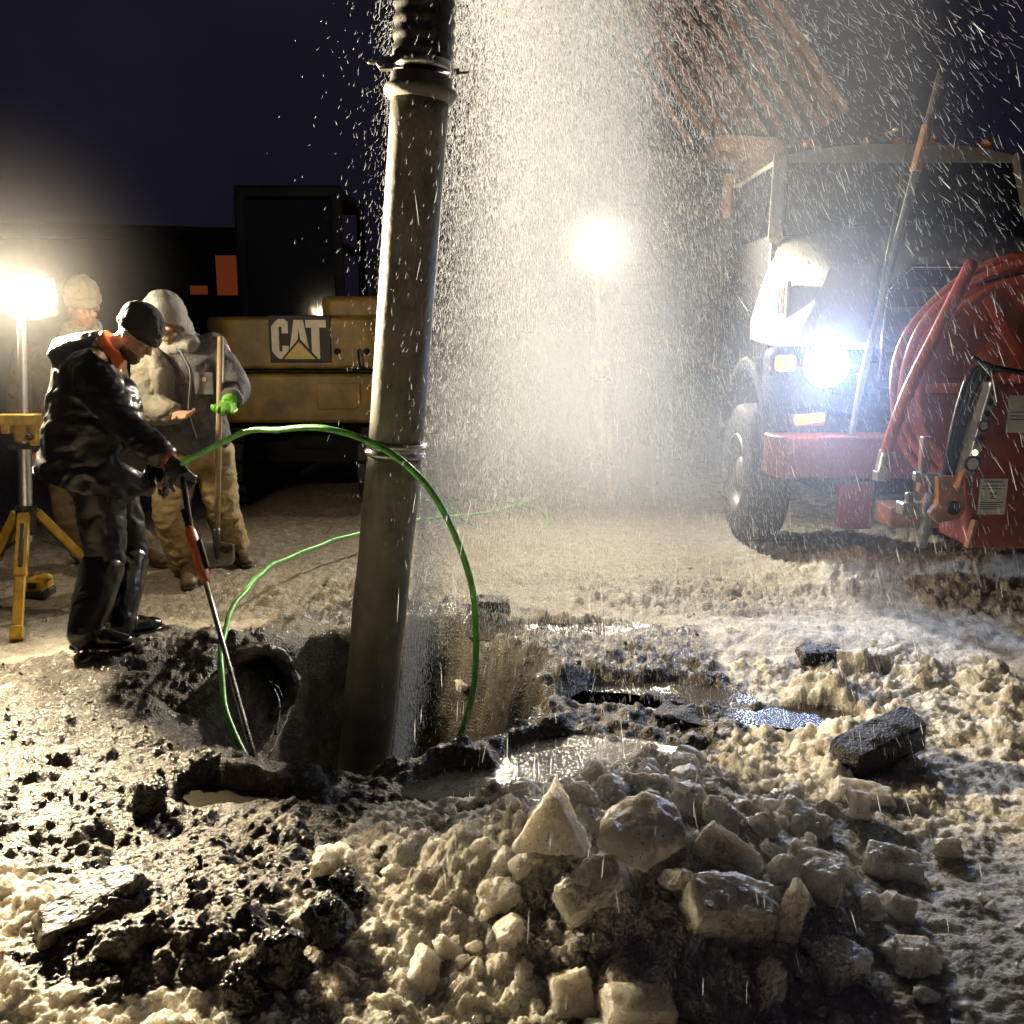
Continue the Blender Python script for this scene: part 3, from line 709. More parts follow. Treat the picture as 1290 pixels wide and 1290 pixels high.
def put_text(txt, size, center, ax, ay, m, parent, name='lettering', ext=.0008, sx=1.):
    me = text_mesh(txt, size, ext, name); ax = Vector(ax).normalized(); ay = Vector(ay).normalized(); az = ax.cross(ay)
    M = Matrix((ax*sx, ay, az)).transposed(); c = coords(me)
    setco(me, c @ np.array(M).T+np.array(center)); return mkobj(name, me, MATS[m], parent)
def tripod(loc, hub, top, feet, label, heads, power, col, brand, target, group='tripod work lights'):
    t = thing('work_light', label, 'work light', loc, group)
    hub = Vector(hub); top = Vector(top); up = (top-hub).normalized()
    q = MB(); q.cyl(hub-up*.14, hub.lerp(top, .46), .034, 20); q.build('lower_tube', MATS['silver_pole'], t, smooth=False, bevel=.003)
    q = MB(); q.cyl(hub.lerp(top, .44), top, .022, 18); q.build('mast', MATS['silver_pole'], t, bevel=.002)
    # collar with the handles
    c = hub.lerp(top, .44)
    q = MB(); q.cyl(c-up*.06, c+up*.055, .048, 18); q.box(c+Vector((0, -.045, .06)), (.20, .05, .055)); q.box(c+Vector((-.07, -.03, .02)), (.05, .06, .07)); q.box(c+Vector((.07, -.03, -.02)), (.045, .05, .12)); q.box(c+Vector((.0, .05, .05)), (.14, .05, .06))
    col_ = q.build('collar', MATS['yellow_plastic'], t, bevel=.008)
    q = MB(); q.box(c+Vector((.0, -.0, -.085)), (.15, .09, .03)); q.cyl(c+Vector((.06, -.05, -.03)), c+Vector((.06, -.09, -.03)), .018, 12); q.build('clamp', MATS['black_plastic'], col_, bevel=.005)
    # hub
    q = MB(); q.cyl(hub-up*.10, hub+up*.06, .052, 18); q.build('hub', MATS['black_plastic'], t, bevel=.006)
    for k, f in enumerate(feet):
        f = Vector(f); d = (f-hub); out = Vector((d.x, d.y, 0)).normalized(); a = hub+out*.05+Vector((0, 0, .02))
        q = MB(); mid = a.lerp(f, .52)
        q.bar(a, mid, .062, .046, out); q.bar(mid-(f-a)*.05, f, .05, .036, out); q.bar(f-(f-a).normalized()*.07, f, .062, .05, out)
        lg = q.build('leg', MATS['yellow_plastic'], t, bevel=.007)
        q = MB(); q.bar(a.lerp(f, .10)+out*.001, a.lerp(f, .45), .018, .058, out); q.build('leg_channel', MATS['black_plastic'], lg, bevel=.002)
        q = MB(); q.bar(hub-up*.12+out*.03, a.lerp(f, .42)-up*.01, .016, .02); q.build('brace', MATS['dark_steel'], lg, bevel=.002)
        if brand and k == 0:
            axl = (f-a).normalized(); view = (Vector((0, 0, CAM_H))-a).normalized(); sd = axl.cross(view).normalized(); nn = sd.cross(axl).normalized()
            if nn.dot(view) < 0: nn = -nn
            put_text('DEWALT', .036, a.lerp(f, .30)+out*.0345, axl, Vector(out).cross(axl), 'black_plastic', lg, sx=1.0)
    # heads
    for i, (h, s, d, pw_) in enumerate(heads):
        h = Vector(h); d = Vector(d).normalized(); sd = d.cross(Vector((0, 0, 1))).normalized(); upv = sd.cross(d)
        M = Matrix((sd, d, upv)).transposed()
        q = MB(); q.box(h-d*.035, (.22*s, .045, .19*s), M); hs = q.build('lamp_housing', MATS['yellow_plastic'], t, bevel=.012)
        q = MB()
        for k in range(5): q.box(h-d*.065+upv*(k-2)*.025*s, (.17*s, .02, .008), M)
        q.build('cooling_fin', MATS['black_plastic'], hs, bevel=.002)
        q = MB(); q.lathe(h-d*.01, d, [(.0, .05), (.05*s, .044), (.09*s, .028), (.112*s, 0), (.0, -.004)], 28)
        q.build('lens', MATS['led_warm'], hs, smooth=True)
        q = MB(); q.bar(top-up*.02, h-d*.045, .02, .03); q.build('bracket', MATS['black_plastic'], hs, bevel=.004)
    h = Vector(heads[0][0]); d = Vector(heads[0][2]).normalized()
    for i, (h, s, d, pw_) in enumerate(heads):
        h = Vector(h); d = Vector(d).normalized(); L0 = h+d*.07
        lamp_light('SPOT', 'lamp_light', L0, pw_, col, .08, t, L0+d, 150, 1.0)
    return t
fA = gr(21, 806, .02); fB = Vector((-2.32, 5.36, .02)); fC = Vector((-3.02, 5.12, .02))
hubA = at(33, 650, 5.0); topA = at(27, 398, 5.02)
hA = at(42, 374, 5.0); tgtA = Vector((.2, 2.0, .6))
tripod((hubA.x, hubA.y, 0), hubA, topA, [fA, fB, fC], 'yellow tripod work light glaring beside the men at the left edge',
       [(hA, 1.0, (.50, -.86, .02), P_LEFT), (at(-26, 364, 5.10), 1.0, (.62, -.78, .0), P_LEFT*.9), (at(22, 372, 5.12), .45, (.80, .55, .0), P_SIDE_FILL)], P_LEFT, (1., .82, .55), True, tgtA)  # the last, small head is added to light the hooded worker
hubB = at(759, 566, 8.85); topB = at(752, 332, 8.82); hB = at(752, 312, 8.74)
tripod((hubB.x, hubB.y, 0), hubB, topB, [gr(771, 626, .02), Vector((hubB.x-.55, 9.2, .02)), Vector((hubB.x+.35, 9.4, .02))], 'yellow tripod work light shining through the spray in the middle',
       [(hB, 1.15, (-.05, -.99, -.04), P_FAR), (hB+Vector((.02, .16, .02)), .8, (.50, .72, .45), P_BACK_FILL)], P_FAR, (1., .90, .74), False, Vector((0, 2, 0)))  # rear head is added, hidden behind the front one, to light the house
# battery pack on the ground behind the near tripod
b0 = on_ground(48, 752); bt = thing('battery_pack', 'yellow and black battery pack on the ground behind the tripod legs', 'battery', b0)
q = MB(); q.box(b0+Vector((0, .02, .075)), (.11, .15, .07)); q.box(b0+Vector((.03, .02, .10)), (.05, .10, .05)); q.build('battery_body', MATS['yellow_plastic'], bt, bevel=.012)
q = MB(); q.box(b0+Vector((0, .02, .022)), (.125, .16, .045)); q.build('battery_base', MATS['black_plastic'], bt, bevel=.008)
q = MB(); q.box(b0+Vector((.0, -.056, .08)), (.05, .006, .035)); q.build('battery_label', MATS['black_plastic'], bt, bevel=.002)

# ------------------------------------------------------------------ the three workers
mat('skin', (.52, .30, .21), .5, var=.25, vscale=30, bump=.15, bscale=120)
mat('hair_beard', (.10, .065, .045), .7, bump=.8, bscale=160)
mat('wet_black_jacket', (.011, .011, .013), .36, bump=.3, bscale=30, spec=.35)
mat('wader', (.010, .0105, .013), .45, bump=.15, bscale=9, spec=.35)
mat('boot_rubber', (.012, .012, .013), .24, var=.4, vscale=12, bump=.15, bscale=40)
mat('black_knit', (.022, .022, .025), .9, bump=.9, bscale=150)
mat('orange_cloth', (.62, .13, .025), .7, bump=.4, bscale=90)
mat('black_glove', (.02, .02, .02), .3, var=.3, bump=.5, bscale=90)
mat('hood_cloth', (.29, .285, .26), .9, var=.25, vscale=14, bump=.6, bscale=120)
mat('denim_coat', (.115, .115, .125), .85, var=.45, vscale=10, bump=.6, bscale=70)
mat('denim_olive', (.21, .20, .16), .85, var=.4, vscale=10, bump=.6, bscale=70)
mat('tan_duck', (.40, .29, .14), .85, var=.5, vscale=7, bump=.55, bscale=60)
mat('brown_boot', (.13, .075, .04), .5, var=.5, vscale=14, bump=.5, bscale=70)
mat('sole', (.03, .025, .02), .7, bump=.4)
mat('green_glove', (.16, .50, .06), .5, var=.3, vscale=20, bump=.4, bscale=90)
mat('brown_coat', (.17, .12, .075), .85, var=.4, vscale=10, bump=.6, bscale=70)
mat('brown_trouser', (.20, .13, .07), .85, var=.4, vscale=9, bump=.5, bscale=70)
mat('khaki_knit', (.26, .23, .18), .9, bump=.9, bscale=150)
mat('flannel_cream', (.50, .44, .33), .85, var=.4, vscale=30, bump=.4)
mat('brass', (.6, .45, .2), .35, .9)

def fold(me, amp=.008, freq=9., seed=0, axis=None, fine=.35):
    """cloth creases: ridged, stretched noise pushed along the normals"""
    c = coords(me); n = normals(me); p = c*freq+seed*7.3
    if axis is not None:
        a = np.array(Vector(axis).normalized()); p = p-np.outer(p @ a, a)*.55*-1.0
    w = np.stack([fbm3(p*.6+3, 2, 5+seed), fbm3(p*.6+9, 2, 6+seed), fbm3(p*.6+15, 2, 7+seed)], 1)
    r = 1-np.abs(fbm3(p+w*1.4, 3, 11+seed))*2.2; r2 = 1-np.abs(fbm3(p*2.3+w*1.8, 2, 31+seed))*2.
    c = c+n*(amp*(r-.45)+amp*fine*(r2-.4))[:, None]; setco(me, c); return me
def loft(pts, rad, side=None, n=20):
    """tapered limb through joints with rounded ends"""
    P = [Vector(p) for p in pts]; rad = [r if hasattr(r, '__len__') else (r, r) for r in rad]
    Q = []; Rd = []
    m = 6
    for i in range(len(P)-1):
        p0 = P[max(i-1, 0)]; p1 = P[i]; p2 = P[i+1]; p3 = P[min(i+2, len(P)-1)]
        for k in range(m):
            t = k/m
            Q.append(.5*((2*p1)+(p2-p0)*t+(2*p0-5*p1+4*p2-p3)*t*t+(3*p1-p0-3*p2+p3)*t**3)); s = t*t*(3-2*t)
            Rd.append(tuple(rad[i][j]*(1-s)+rad[i+1][j]*s for j in (0, 1)))
    Q.append(P[-1]); Rd.append(tuple(rad[-1]))
    d0 = (Q[0]-Q[1]).normalized(); d1 = (Q[-1]-Q[-2]).normalized()
    pre = [(Q[0]+d0*min(Rd[0])*a*.6, tuple(r*b for r in Rd[0])) for a, b in ((1., .3), (.75, .66), (.4, .9))]
    post = [(Q[-1]+d1*min(Rd[-1])*a*.6, tuple(r*b for r in Rd[-1])) for a, b in ((.4, .9), (.75, .66), (1., .3))]
    return [p for p, _ in pre]+Q+[p for p, _ in post], [r for _, r in pre]+Rd+[r for _, r in post]
def limb(mb, pts, rad, side=None, n=20):
    p, r = loft(pts, rad, side, n); mb.tube(p, r, n, side=side); return mb
def head_into(mb, c, fwd, upv, s=1.):
    """skull, jaw, brow, nose, ears and lips merged into the body"""
    f = Vector(fwd).normalized(); u = Vector(upv); u = (u-f*u.dot(f)).normalized(); r = f.cross(u)
    M = Matrix((r, f, u)).transposed(); W = lambda x, y, z: Vector(c)+M @ Vector((x*s, y*s, z*s))
    mb.ell(W(0, -.012, .025), (.074*s, .094*s, .092*s), M); mb.ell(W(0, .022, -.05), (.056*s, .066*s, .062*s), M)
    mb.ell(W(0, .062, -.092), (.026*s, .024*s, .022*s), M, 12, 8)
    mb.tube([W(0, .078, .012), W(0, .098, -.018), W(0, .108, -.036)], [.010*s, .014*s, .016*s], 10)
    mb.ell(W(0, .077, .022), (.05*s, .018*s, .012*s), M, 12, 8)
    for q in (-1, 1):
        mb.ell(W(q*.076, -.008, -.012), (.01*s, .02*s, .032*s), M, 10, 8); mb.ell(W(q*.04, .066, -.03), (.022*s, .02*s, .02*s), M, 10, 8)
    mb.ell(W(0, .086, -.058), (.024*s, .012*s, .006*s), M, 10, 6); mb.ell(W(0, .083, -.069), (.022*s, .012*s, .007*s), M, 10, 6)
    return W, M
def eyes(par, W, M, s=1.):
    for q in (-1, 1):
        b = MB(); b.ell(W(q*.031, .078, .0), (.011*s, .011*s, .009*s), M, 12, 8); b.build('eye', mat('eye_white', (.6, .57, .53), .2), par, smooth=True)
def hand_into(mb, wrist, dirn, palm_n, curl=.5, s=1., spread=.1, thumb=1):
    """palm, four unequal curled fingers and a thumb leaving the side of the palm"""
    d = Vector(dirn).normalized(); n = Vector(palm_n); n = (n-d*n.dot(d)).normalized(); sd = d.cross(n)*thumb
    w = Vector(wrist)
    mb.tube([w-d*.02*s, w+d*.02*s, w+d*.05*s, w+d*.092*s], [(.027*s, .02*s), (.032*s, .019*s), (.041*s, .017*s), (.040*s, .014*s)], 14, side=sd)
    for k, (o, L) in enumerate(((.030, .072), (.010, .080), (-.011, .075), (-.030, .058))):
        p = w+d*.088*s+sd*o*s; dd = (d+sd*(o*spread*8)).normalized(); pts = [p-dd*.015*s, p]; a = 0
        for j, f in enumerate((.45, .30, .25)):
            a += curl*(.75 if j == 0 else 1.0)
            v = dd*math.cos(a)+n*math.sin(a); p = p+v*L*f*s; pts.append(p)
        mb.tube(pts, [.0105*s, .0105*s, .0098*s, .009*s, .0075*s], 10)
    p = w+d*.03*s+sd*.028*s; t1 = (d*.6+sd*.8+n*.25).normalized(); t2 = (d*.9+sd*.25+n*.45).normalized()
    mb.tube([p, p+t1*.036*s, p+t1*.036*s+t2*.03*s, p+t1*.036*s+t2*.054*s], [.015*s, .0135*s, .0115*s, .009*s], 10)
def figure(name, label, J, loc):
    return thing(name, label, 'person', loc, 'workers round the pit')
def cloth(mb, name, m, par, voxel=.011, amp=.007, freq=9., seed=0, smooth=5, axis=None, fine=.35):
    me = remesh(mb, name, voxel, smooth); fold(me, amp, freq, seed, axis, fine); return mkobj(name, me, MATS[m], par)
def boot(par, heel_ankle, toe, shaft_top, r, m, seed, sole_m='sole', tall=True):
    """boot with a shaft, a foot and a separate sole"""
    a = Vector(heel_ankle); t = Vector(toe); f = Vector((t.x-a.x, t.y-a.y, 0)).normalized(); zg = t.z
    foot = [Vector((a.x, a.y, zg+.055))-f*.05, Vector((a.x, a.y, zg+.06)), Vector((a.x, a.y, zg+.055))+f*.08, t-f*.05+Vector((0, 0, .042)), t+Vector((0, 0, .036))]
    q = MB(); limb(q, foot, [(.036, .042), (.044, .05), (.046, .044), (.05, .036), (.036, .026)], side=f.cross(Vector((0, 0, 1))))
    st = Vector(shaft_top); an = Vector((a.x, a.y, zg+.10))
    limb(q, [Vector((a.x, a.y, zg+.05)), an, an.lerp(st, .5), st], [r*.82, r*.86, r*1.05, r*1.12])
    o = cloth(q, 'boot', m, par, .009, .004 if tall else .003, 12, seed, 3)
    s = MB(); s.tube([Vector((a.x, a.y, zg+.012))-f*.075, Vector((a.x, a.y, zg+.012))-f*.05, Vector((a.x, a.y, zg+.012))+f*.06, t-f*.04+Vector((0, 0, .012)), t+f*.025+Vector((0, 0, .014))], [(.02, .012), (.042, .016), (.044, .014), (.052, .014), (.022, .012)], 14, side=f.cross(Vector((0, 0, 1))))
    s.build('sole', MATS[sole_m], o, smooth=True)
    return o

# ---- worker in the wet black jacket, head bowed, holding the lance
g1 = on_ground(110, 822); g1t = on_ground(163, 818); g2 = on_ground(152, 800); g2t = on_ground(200, 793)
P1 = figure('person', 'worker in a wet black jacket and rubber boots, head bowed, holding the lance', None, ((g1.x+g2.x)/2, (g1.y+g2.y)/2, 0))
Y = 4.5
hipR, hipL = at(124, 606, 4.42), at(140, 606, 4.62)
knR, knL = at(132, 702, 4.40), at(162, 694, 4.66)
anR = Vector((g1.x+.02, g1.y, g1.z+.09)); anL = Vector((g2.x+.02, g2.y, g2.z+.09))
shR, shL = at(104, 462, 4.32), at(122, 456, 4.72)
elR, wrR = at(163, 540, 4.22), at(212, 580, 4.12)
elL, wrL = at(158, 545, 4.74), at(196, 588, 4.56)
hc = at(173, 420, 4.5); nk = at(142, 441, 4.5)
fw1 = Vector((.62, -.12, -.62)); up1 = Vector((.62, 0, .78))
q = MB()
limb(q, [at(130, 592, 4.5), at(120, 540, 4.5), at(112, 485, 4.5), at(122, 452, 4.5), nk, hc], [(.12, .11), (.11, .10), (.12, .11), (.09, .08), (.055, .055), (.055, .055)], side=(0, 1, 0))
for h, k, a in ((hipR, knR, anR), (hipL, knL, anL)): limb(q, [h, k, a], [.07, .05, .04])
for s, e, w in ((shR+Vector((0, .04, 0)), elR, wrR), (shL, elL, wrL)): limb(q, [s, e, w], [.05, .042, .031])
W, M = head_into(q, hc, fw1, up1)
hand_into(q, wrR, at(231, 604, 4.08)-wrR, (.55, .3, -.6), .75, .92, thumb=-1)
hand_into(q, wrL, at(214, 612, 4.5)-wrL, (.4, -.4, -.5), .5, .92, thumb=1)
body = mkobj('body', remesh(q, 'body', .007, 2), MATS['skin'], P1); eyes(P1, W, M)
b = MB(); b.ell(W(0, .03, -.085), (.056, .058, .045), M); b.ell(W(0, .066, -.098), (.032, .028, .03), M); cloth(b, 'beard', 'hair_beard', P1, .007, .004, 40, 1, 1)
# black knit cap
b = MB(); b.ell(W(0, -.014, .055), (.094, .112, .092), M); b.tube([W(0, .0, .0), W(0, -.004, .035)], [(.1, .115), (.099, .115)], 24, side=M @ Vector((1, 0, 0)))
cap = cloth(b, 'knit_cap', 'black_knit', P1, .008, .004, 12, 2, 3)
# orange collar of the shirt below
b = MB(); b.tube([nk+Vector((-.055, .0, -.035)), nk+Vector((-.02, 0, .0)), nk+Vector((.02, 0, .03))], [(.105, .10), (.092, .088), (.08, .078)], 22, side=(0, 1, 0)); cloth(b, 'collar', 'orange_cloth', P1, .008, .004, 14, 3, 2)
# jacket
b = MB()
limb(b, [at(128, 452, 4.5), at(114, 470, 4.5), at(119, 512, 4.5), at(119, 556, 4.5), at(120, 590, 4.5), at(120, 612, 4.5)], [(.13, .10), (.215, .165), (.235, .205), (.245, .232), (.262, .262), (.262, .272)], side=(0, 1, 0))
limb(b, [at(86, 452, 4.5), at(112, 440, 4.5), at(132, 442, 4.5)], [(.17, .10), (.15, .085), (.11, .06)], side=(0, 1, 0))     # hump of the hood
limb(b, [shR+Vector((0, .05, .0)), elR, elR.lerp(wrR, .9)], [.10, .082, .058]); limb(b, [shL, elL, elL.lerp(wrL, .9)], [.10, .08, .06])
me = remesh(b, 'jacket', .011, 5)
c = coords(me); low = at(120, 606, 4.5).z; lift = (c[:, 0]-at(120, 600, 4.5).x)*-.28
c[:, 2] = np.where((c[:, 2] < low+lift) & (c[:, 0] < at(205, 600, 4.3).x) & (c[:, 1] > 4.16), low+lift, c[:, 2]); setco(me, c)
fold(me, .012, 5.5, 3, (0, 0, 1), .5); jk = mkobj('jacket', me, MATS['wet_black_jacket'], P1)
b = MB(); b.tube([elR.lerp(wrR, .86), elR.lerp(wrR, .97)], [.060, .052], 16); b.build('cuff', MATS['black_knit'], jk, smooth=True)
b = MB(); b.tube([elR.lerp(wrR, .95), wrR.lerp(at(231, 604, 4.08), .06)], [.043, .04], 16); b.build('red_cuff', mat('red_knit', (.25, .02, .025), .8), jk, smooth=True)
b = MB(); b.bar(at(150, 572, 4.24), at(183, 590, 4.25), .006, .05); b.build('pocket_flap', MATS['wet_black_jacket'], jk, bevel=.002)
# waders
b = MB(); limb(b, [at(130, 580, 4.5), at(131, 612, 4.5)], [(.19, .17), (.18, .17)], side=(0, 1, 0))
for h, k, a in ((hipR, knR, anR), (hipL, knL, anL)): limb(b, [h, h.lerp(k, .5), k, k.lerp(a, .22)], [.115, .108, .092, .078])
cloth(b, 'waders', 'wader', P1, .011, .010, 8, 5, 4, (0, 0, 1))
boot(P1, g1, g1t, knR.lerp(anR, .10), .090, 'boot_rubber', 3, 'boot_rubber'); boot(P1, g2, g2t, knL.lerp(anL, .10), .090, 'boot_rubber', 4, 'boot_rubber')
# gloves over both hands
for (w_, d_, nrm, th, cu) in ((wrR, at(231, 604, 4.08)-wrR, (.55, .3, -.6), -1, .75), (wrL, at(214, 612, 4.5)-wrL, (.4, -.4, -.5), 1, .5)):
    b = MB(); hand_into(b, w_, d_, nrm, cu, 1.14, thumb=th); cloth(b, 'glove', 'black_glove', P1, .006, .002, 20, 6, 1)

# ---- worker in the hood, leaning on the shovel
h1 = on_ground(236, 728); h1t = on_ground(238, 744); h2 = on_ground(292, 706); h2t = on_ground(312, 716)
P2 = figure('person', 'hooded worker in a grey coat and tan trousers leaning on a shovel', None, (h1.x, h1.y, 0))
hipA, hipB = at(224, 566, 5.85), at(268, 566, 5.9); knA, knB = at(216, 645, 5.70), at(280, 640, 5.86)
anA = Vector((h1.x, h1.y+.04, h1.z+.09)); anB = Vector((h2.x, h2.y+.03, h2.z+.09))
sA, sB = at(182, 452, 5.75), at(276, 440, 5.85); eA, eB = at(184, 512, 5.66), at(295, 484, 5.78); wA, wB = at(220, 522, 5.45), at(291, 505, 5.62)
hc2 = at(207, 398, 5.62); nk2 = at(218, 428, 5.72); fw2 = Vector((-.14, -.72, -.60)); up2 = Vector((-.12, -.6, .8))
q = MB()
limb(q, [at(244, 560, 5.86), at(240, 515, 5.85), at(232, 462, 5.8), nk2, hc2], [(.16, .12), (.15, .11), (.18, .12), (.058, .058), (.055, .055)], side=(1, 0, 0))
for h, k, a in ((hipA, knA, anA), (hipB, knB, anB)): limb(q, [h, k, a], [.09, .06, .045])
for s, e, w in ((sA, eA, wA), (sB, eB, wB)): limb(q, [s, e, w], [.062, .046, .033])
W, M = head_into(q, hc2, fw2, up2, 1.03)
hand_into(q, wA, at(243, 524, 5.38)-wA, (.15, -.5, .75), .35, 1.05, .25, thumb=1)
hand_into(q, wB, at(272, 524, 5.5)-wB, (-.2, -.75, -.1), .8, 1., thumb=-1)
mkobj('body', remesh(q, 'body', .007, 2), MATS['skin'], P2); eyes(P2, W, M, 1.03)
b = MB(); b.ell(W(0, .04, -.085), (.06, .055, .055), M); b.ell(W(0, .05, -.12), (.045, .04, .045), M); cloth(b, 'beard', mat('grey_beard', (.26, .19, .13), .8, bump=1., bscale=120), P2, .007, .005, 40, 7, 1) if False else None
b = MB(); b.ell(W(0, .046, -.085), (.058, .052, .05), M); b.ell(W(0, .055, -.125), (.04, .036, .045), M); mat('grey_beard', (.24, .17, .11), .8, bump=1., bscale=120); cloth(b, 'beard', 'grey_beard', P2, .007, .005, 40, 7, 1)
# hood: a shell round the head open to the front
b = MB(); prof = []
for i in range(13):
    t = i/12; a = math.pi*(.03+.60*t)
    prof.append((math.sin(a)*.135+.004, math.cos(a)*.150))
for r_, h_ in reversed(prof): prof.append((max(r_-.012, .001), h_*.93))
axh = (M @ Vector((0, -.80, .60))).normalized()
b.lathe(W(0, .005, -.005), axh, prof, 40); me = b.mesh('hood'); sub = bmesh.new(); sub.from_mesh(me); bmesh.ops.subdivide_edges(sub, edges=sub.edges[:], cuts=1, use_grid_fill=True); sub.to_mesh(me); sub.free()
c = coords(me); rel = (c-np.array(W(0, 0, 0))) @ np.array(M); rel[:, 0] *= .88; rel[:, 2] = np.where(rel[:, 2] > 0, rel[:, 2]*1.10, rel[:, 2]); c = rel @ np.array(M).T+np.array(W(0, 0, 0)); setco(me, c)
fold(me, .007, 10, 4); hood = mkobj('hood', me, MATS['hood_cloth'], P2, smooth=True)
b = MB(); limb(b, [nk2+Vector((-.10, -.05, -.04)), nk2+Vector((0, .10, .02)), nk2+Vector((.11, -.04, -.03))], [(.06, .05), (.075, .06), (.06, .05)]); limb(b, [nk2+Vector((0, .02, -.05)), nk2+Vector((0, .02, .05)), nk2+Vector((-.01, -.0, .10))], [(.135, .11), (.115, .105), (.105, .10)], side=(1, 0, 0))
cloth(b, 'hood_neck', 'hood_cloth', P2, .010, .010, 10, 5, 4)
# coat
b = MB()
limb(b, [at(224, 434, 5.76), at(229, 452, 5.8), at(234, 495, 5.82), at(240, 535, 5.85), at(243, 556, 5.85)], [(.15, .12), (.245, .16), (.235, .175), (.225, .175), (.235, .185)], side=(1, 0, 0))
limb(b, [sB+Vector((-.06, 0, .02)), eB, eB.lerp(wB, .85)], [.105, .088, .068])
me = remesh(b, 'coat', .011, 5); fold(me, .012, 6, 8, None, .5); coat = mkobj('coat', me, MATS['denim_coat'], P2)
b = MB(); limb(b, [sA+Vector((.05, 0, .02)), eA, eA.lerp(wA, .5), eA.lerp(wA, .95)], [.108, .09, .078, .062]); limb(b, [at(196, 442, 5.68), at(205, 470, 5.62), at(208, 500, 5.62)], [(.09, .05), (.10, .06), (.08, .05)])
cloth(b, 'coat_sleeve', 'denim_olive', P2, .010, .014, 8, 9, 3)
b = MB(); b.tube(bez([at(226, 440, 5.60), at(240, 470, 5.58), at(238, 520, 5.60), at(247, 552, 5.62)], 6), .008, 8); b.build('placket', MATS['denim_coat'], coat, smooth=True)
b = MB(); b.box(at(257, 483, 5.62), (.11, .012, .13)); b.build('chest_pocket', MATS['denim_coat'], coat, bevel=.004)
b = MB(); b.box(at(257, 478, 5.612), (.024, .004, .024)); b.build('pocket_tag', MATS['tan_duck'], coat, bevel=.001)
b = MB(); b.tube([eB.lerp(wB, .78), eB.lerp(wB, .95)], [.069, .064], 18); b.build('cuff', MATS['denim_coat'], coat, smooth=True)
# trousers
b = MB(); limb(b, [at(244, 545, 5.86), at(246, 575, 5.87)], [(.205, .16), (.20, .16)], side=(1, 0, 0))
limb(b, [hipA, hipA.lerp(knA, .5), knA, knA.lerp(anA, .5), anA+Vector((0, 0, .0))], [.125, .118, .108, .112, .112]); limb(b, [hipB, hipB.lerp(knB, .5), knB, knB.lerp(anB, .5), anB], [.122, .112, .10, .10, .105])
cloth(b, 'trousers', 'tan_duck', P2, .011, .016, 6.5, 12, 4, (0, 0, 1), .5)
boot(P2, Vector((h1.x, h1.y+.05, h1.z)), h1t, anA+Vector((0, 0, .06)), .06, 'brown_boot', 5); boot(P2, Vector((h2.x, h2.y+.03, h2.z)), h2t, anB+Vector((0, 0, .06)), .06, 'brown_boot', 6)
b = MB(); hand_into(b, wB, at(272, 524, 5.5)-wB, (-.2, -.75, -.1), .8, 1.2, thumb=-1); b.tube([eB.lerp(wB, .8), wB+(at(272, 524, 5.5)-wB)*.2], [.052, .042], 16); cloth(b, 'glove', 'green_glove', P2, .006, .003, 18, 6, 2)

# shovel held upright in front of him
st = at(278, 424, 5.60); sb0 = at(273, 690, 5.72); tip = on_ground(274, 724)
sv = thing('shovel', 'long handled round point shovel standing in front of the hooded man', 'shovel', tip)
b = MB(); b.tube([st, st.lerp(sb0, .5), sb0], [.018, .0185, .017], 14); b.build('handle', MATS['wood_handle'], sv, smooth=True)
b = MB(); ax = (tip-sb0).normalized(); sdv = Vector((1, 0, 0)); nv = sdv.cross(ax).normalized()
vs = []; fs = []; nr, nc = 14, 13
for i in range(nr):
    t = i/(nr-1); w = .115*(1 if t < .5 else math.sqrt(max(0, 1-((t-.5)/.5)**2.3))); w = max(w, .004)
    for j in range(nc):
        s_ = j/(nc-1)*2-1; vs.append(sb0.lerp(tip, .12+.95*t)-ax*.06+sdv*(s_*w)+nv*(.03*(1-s_*s_)*(1-.6*t)-.02*(1-t)))
for i in range(nr-1):
    for j in range(nc-1): fs.append((i*nc+j, i*nc+j+1, (i+1)*nc+j+1, (i+1)*nc+j))
b.add(vs, fs); bl = b.build('blade', MATS['steel'], sv, smooth=True); so = bl.modifiers.new('solid', 'SOLIDIFY'); so.thickness = .004
b = MB(); b.tube([sb0-ax*.14, sb0-ax*.02, sb0+ax*.08], [.021, .022, .012], 12); b.build('socket', MATS['dark_steel'], sv, smooth=True)

# ---- worker behind them, half lost in the glare
k1 = on_ground(112, 712); k1t = on_ground(125, 722); k2 = on_ground(180, 705); k2t = on_ground(208, 716)
P3 = figure('person', 'worker in a pale knit cap and brown coat in the glare of the lamp', None, (k1.x, k1.y, 0))
Yc = 6.15
hA3, hB3 = at(82, 580, Yc), at(118, 580, Yc+.05); kA3, kB3 = at(92, 648, Yc-.08), at(140, 645, Yc-.02)
aA3 = Vector((k1.x, k1.y+.03, k1.z+.09)); aB3 = Vector((k2.x-.03, k2.y+.02, k2.z+.09))
sA3, sB3 = at(40, 448, Yc), at(136, 452, Yc); eA3, eB3 = at(28, 515, Yc), at(148, 520, Yc-.1); wA3, wB3 = at(40, 570, Yc-.12), at(150, 572, Yc-.2)
hc3 = at(106, 386, Yc-.12); nk3 = at(98, 424, Yc); fw3 = Vector((.45, -.75, -.30)); up3 = Vector((.1, -.3, .95))
q = MB()
limb(q, [at(98, 575, Yc), at(95, 525, Yc), at(90, 465, Yc), nk3, hc3], [(.16, .12), (.15, .11), (.18, .12), (.058, .058), (.055, .055)], side=(1, 0, 0))
for h, k, a in ((hA3, kA3, aA3), (hB3, kB3, aB3)): limb(q, [h, k, a], [.09, .06, .045])
for s, e, w in ((sA3, eA3, wA3), (sB3, eB3, wB3)): limb(q, [s, e, w], [.062, .046, .033])
W, M = head_into(q, hc3, fw3, up3, 1.05)
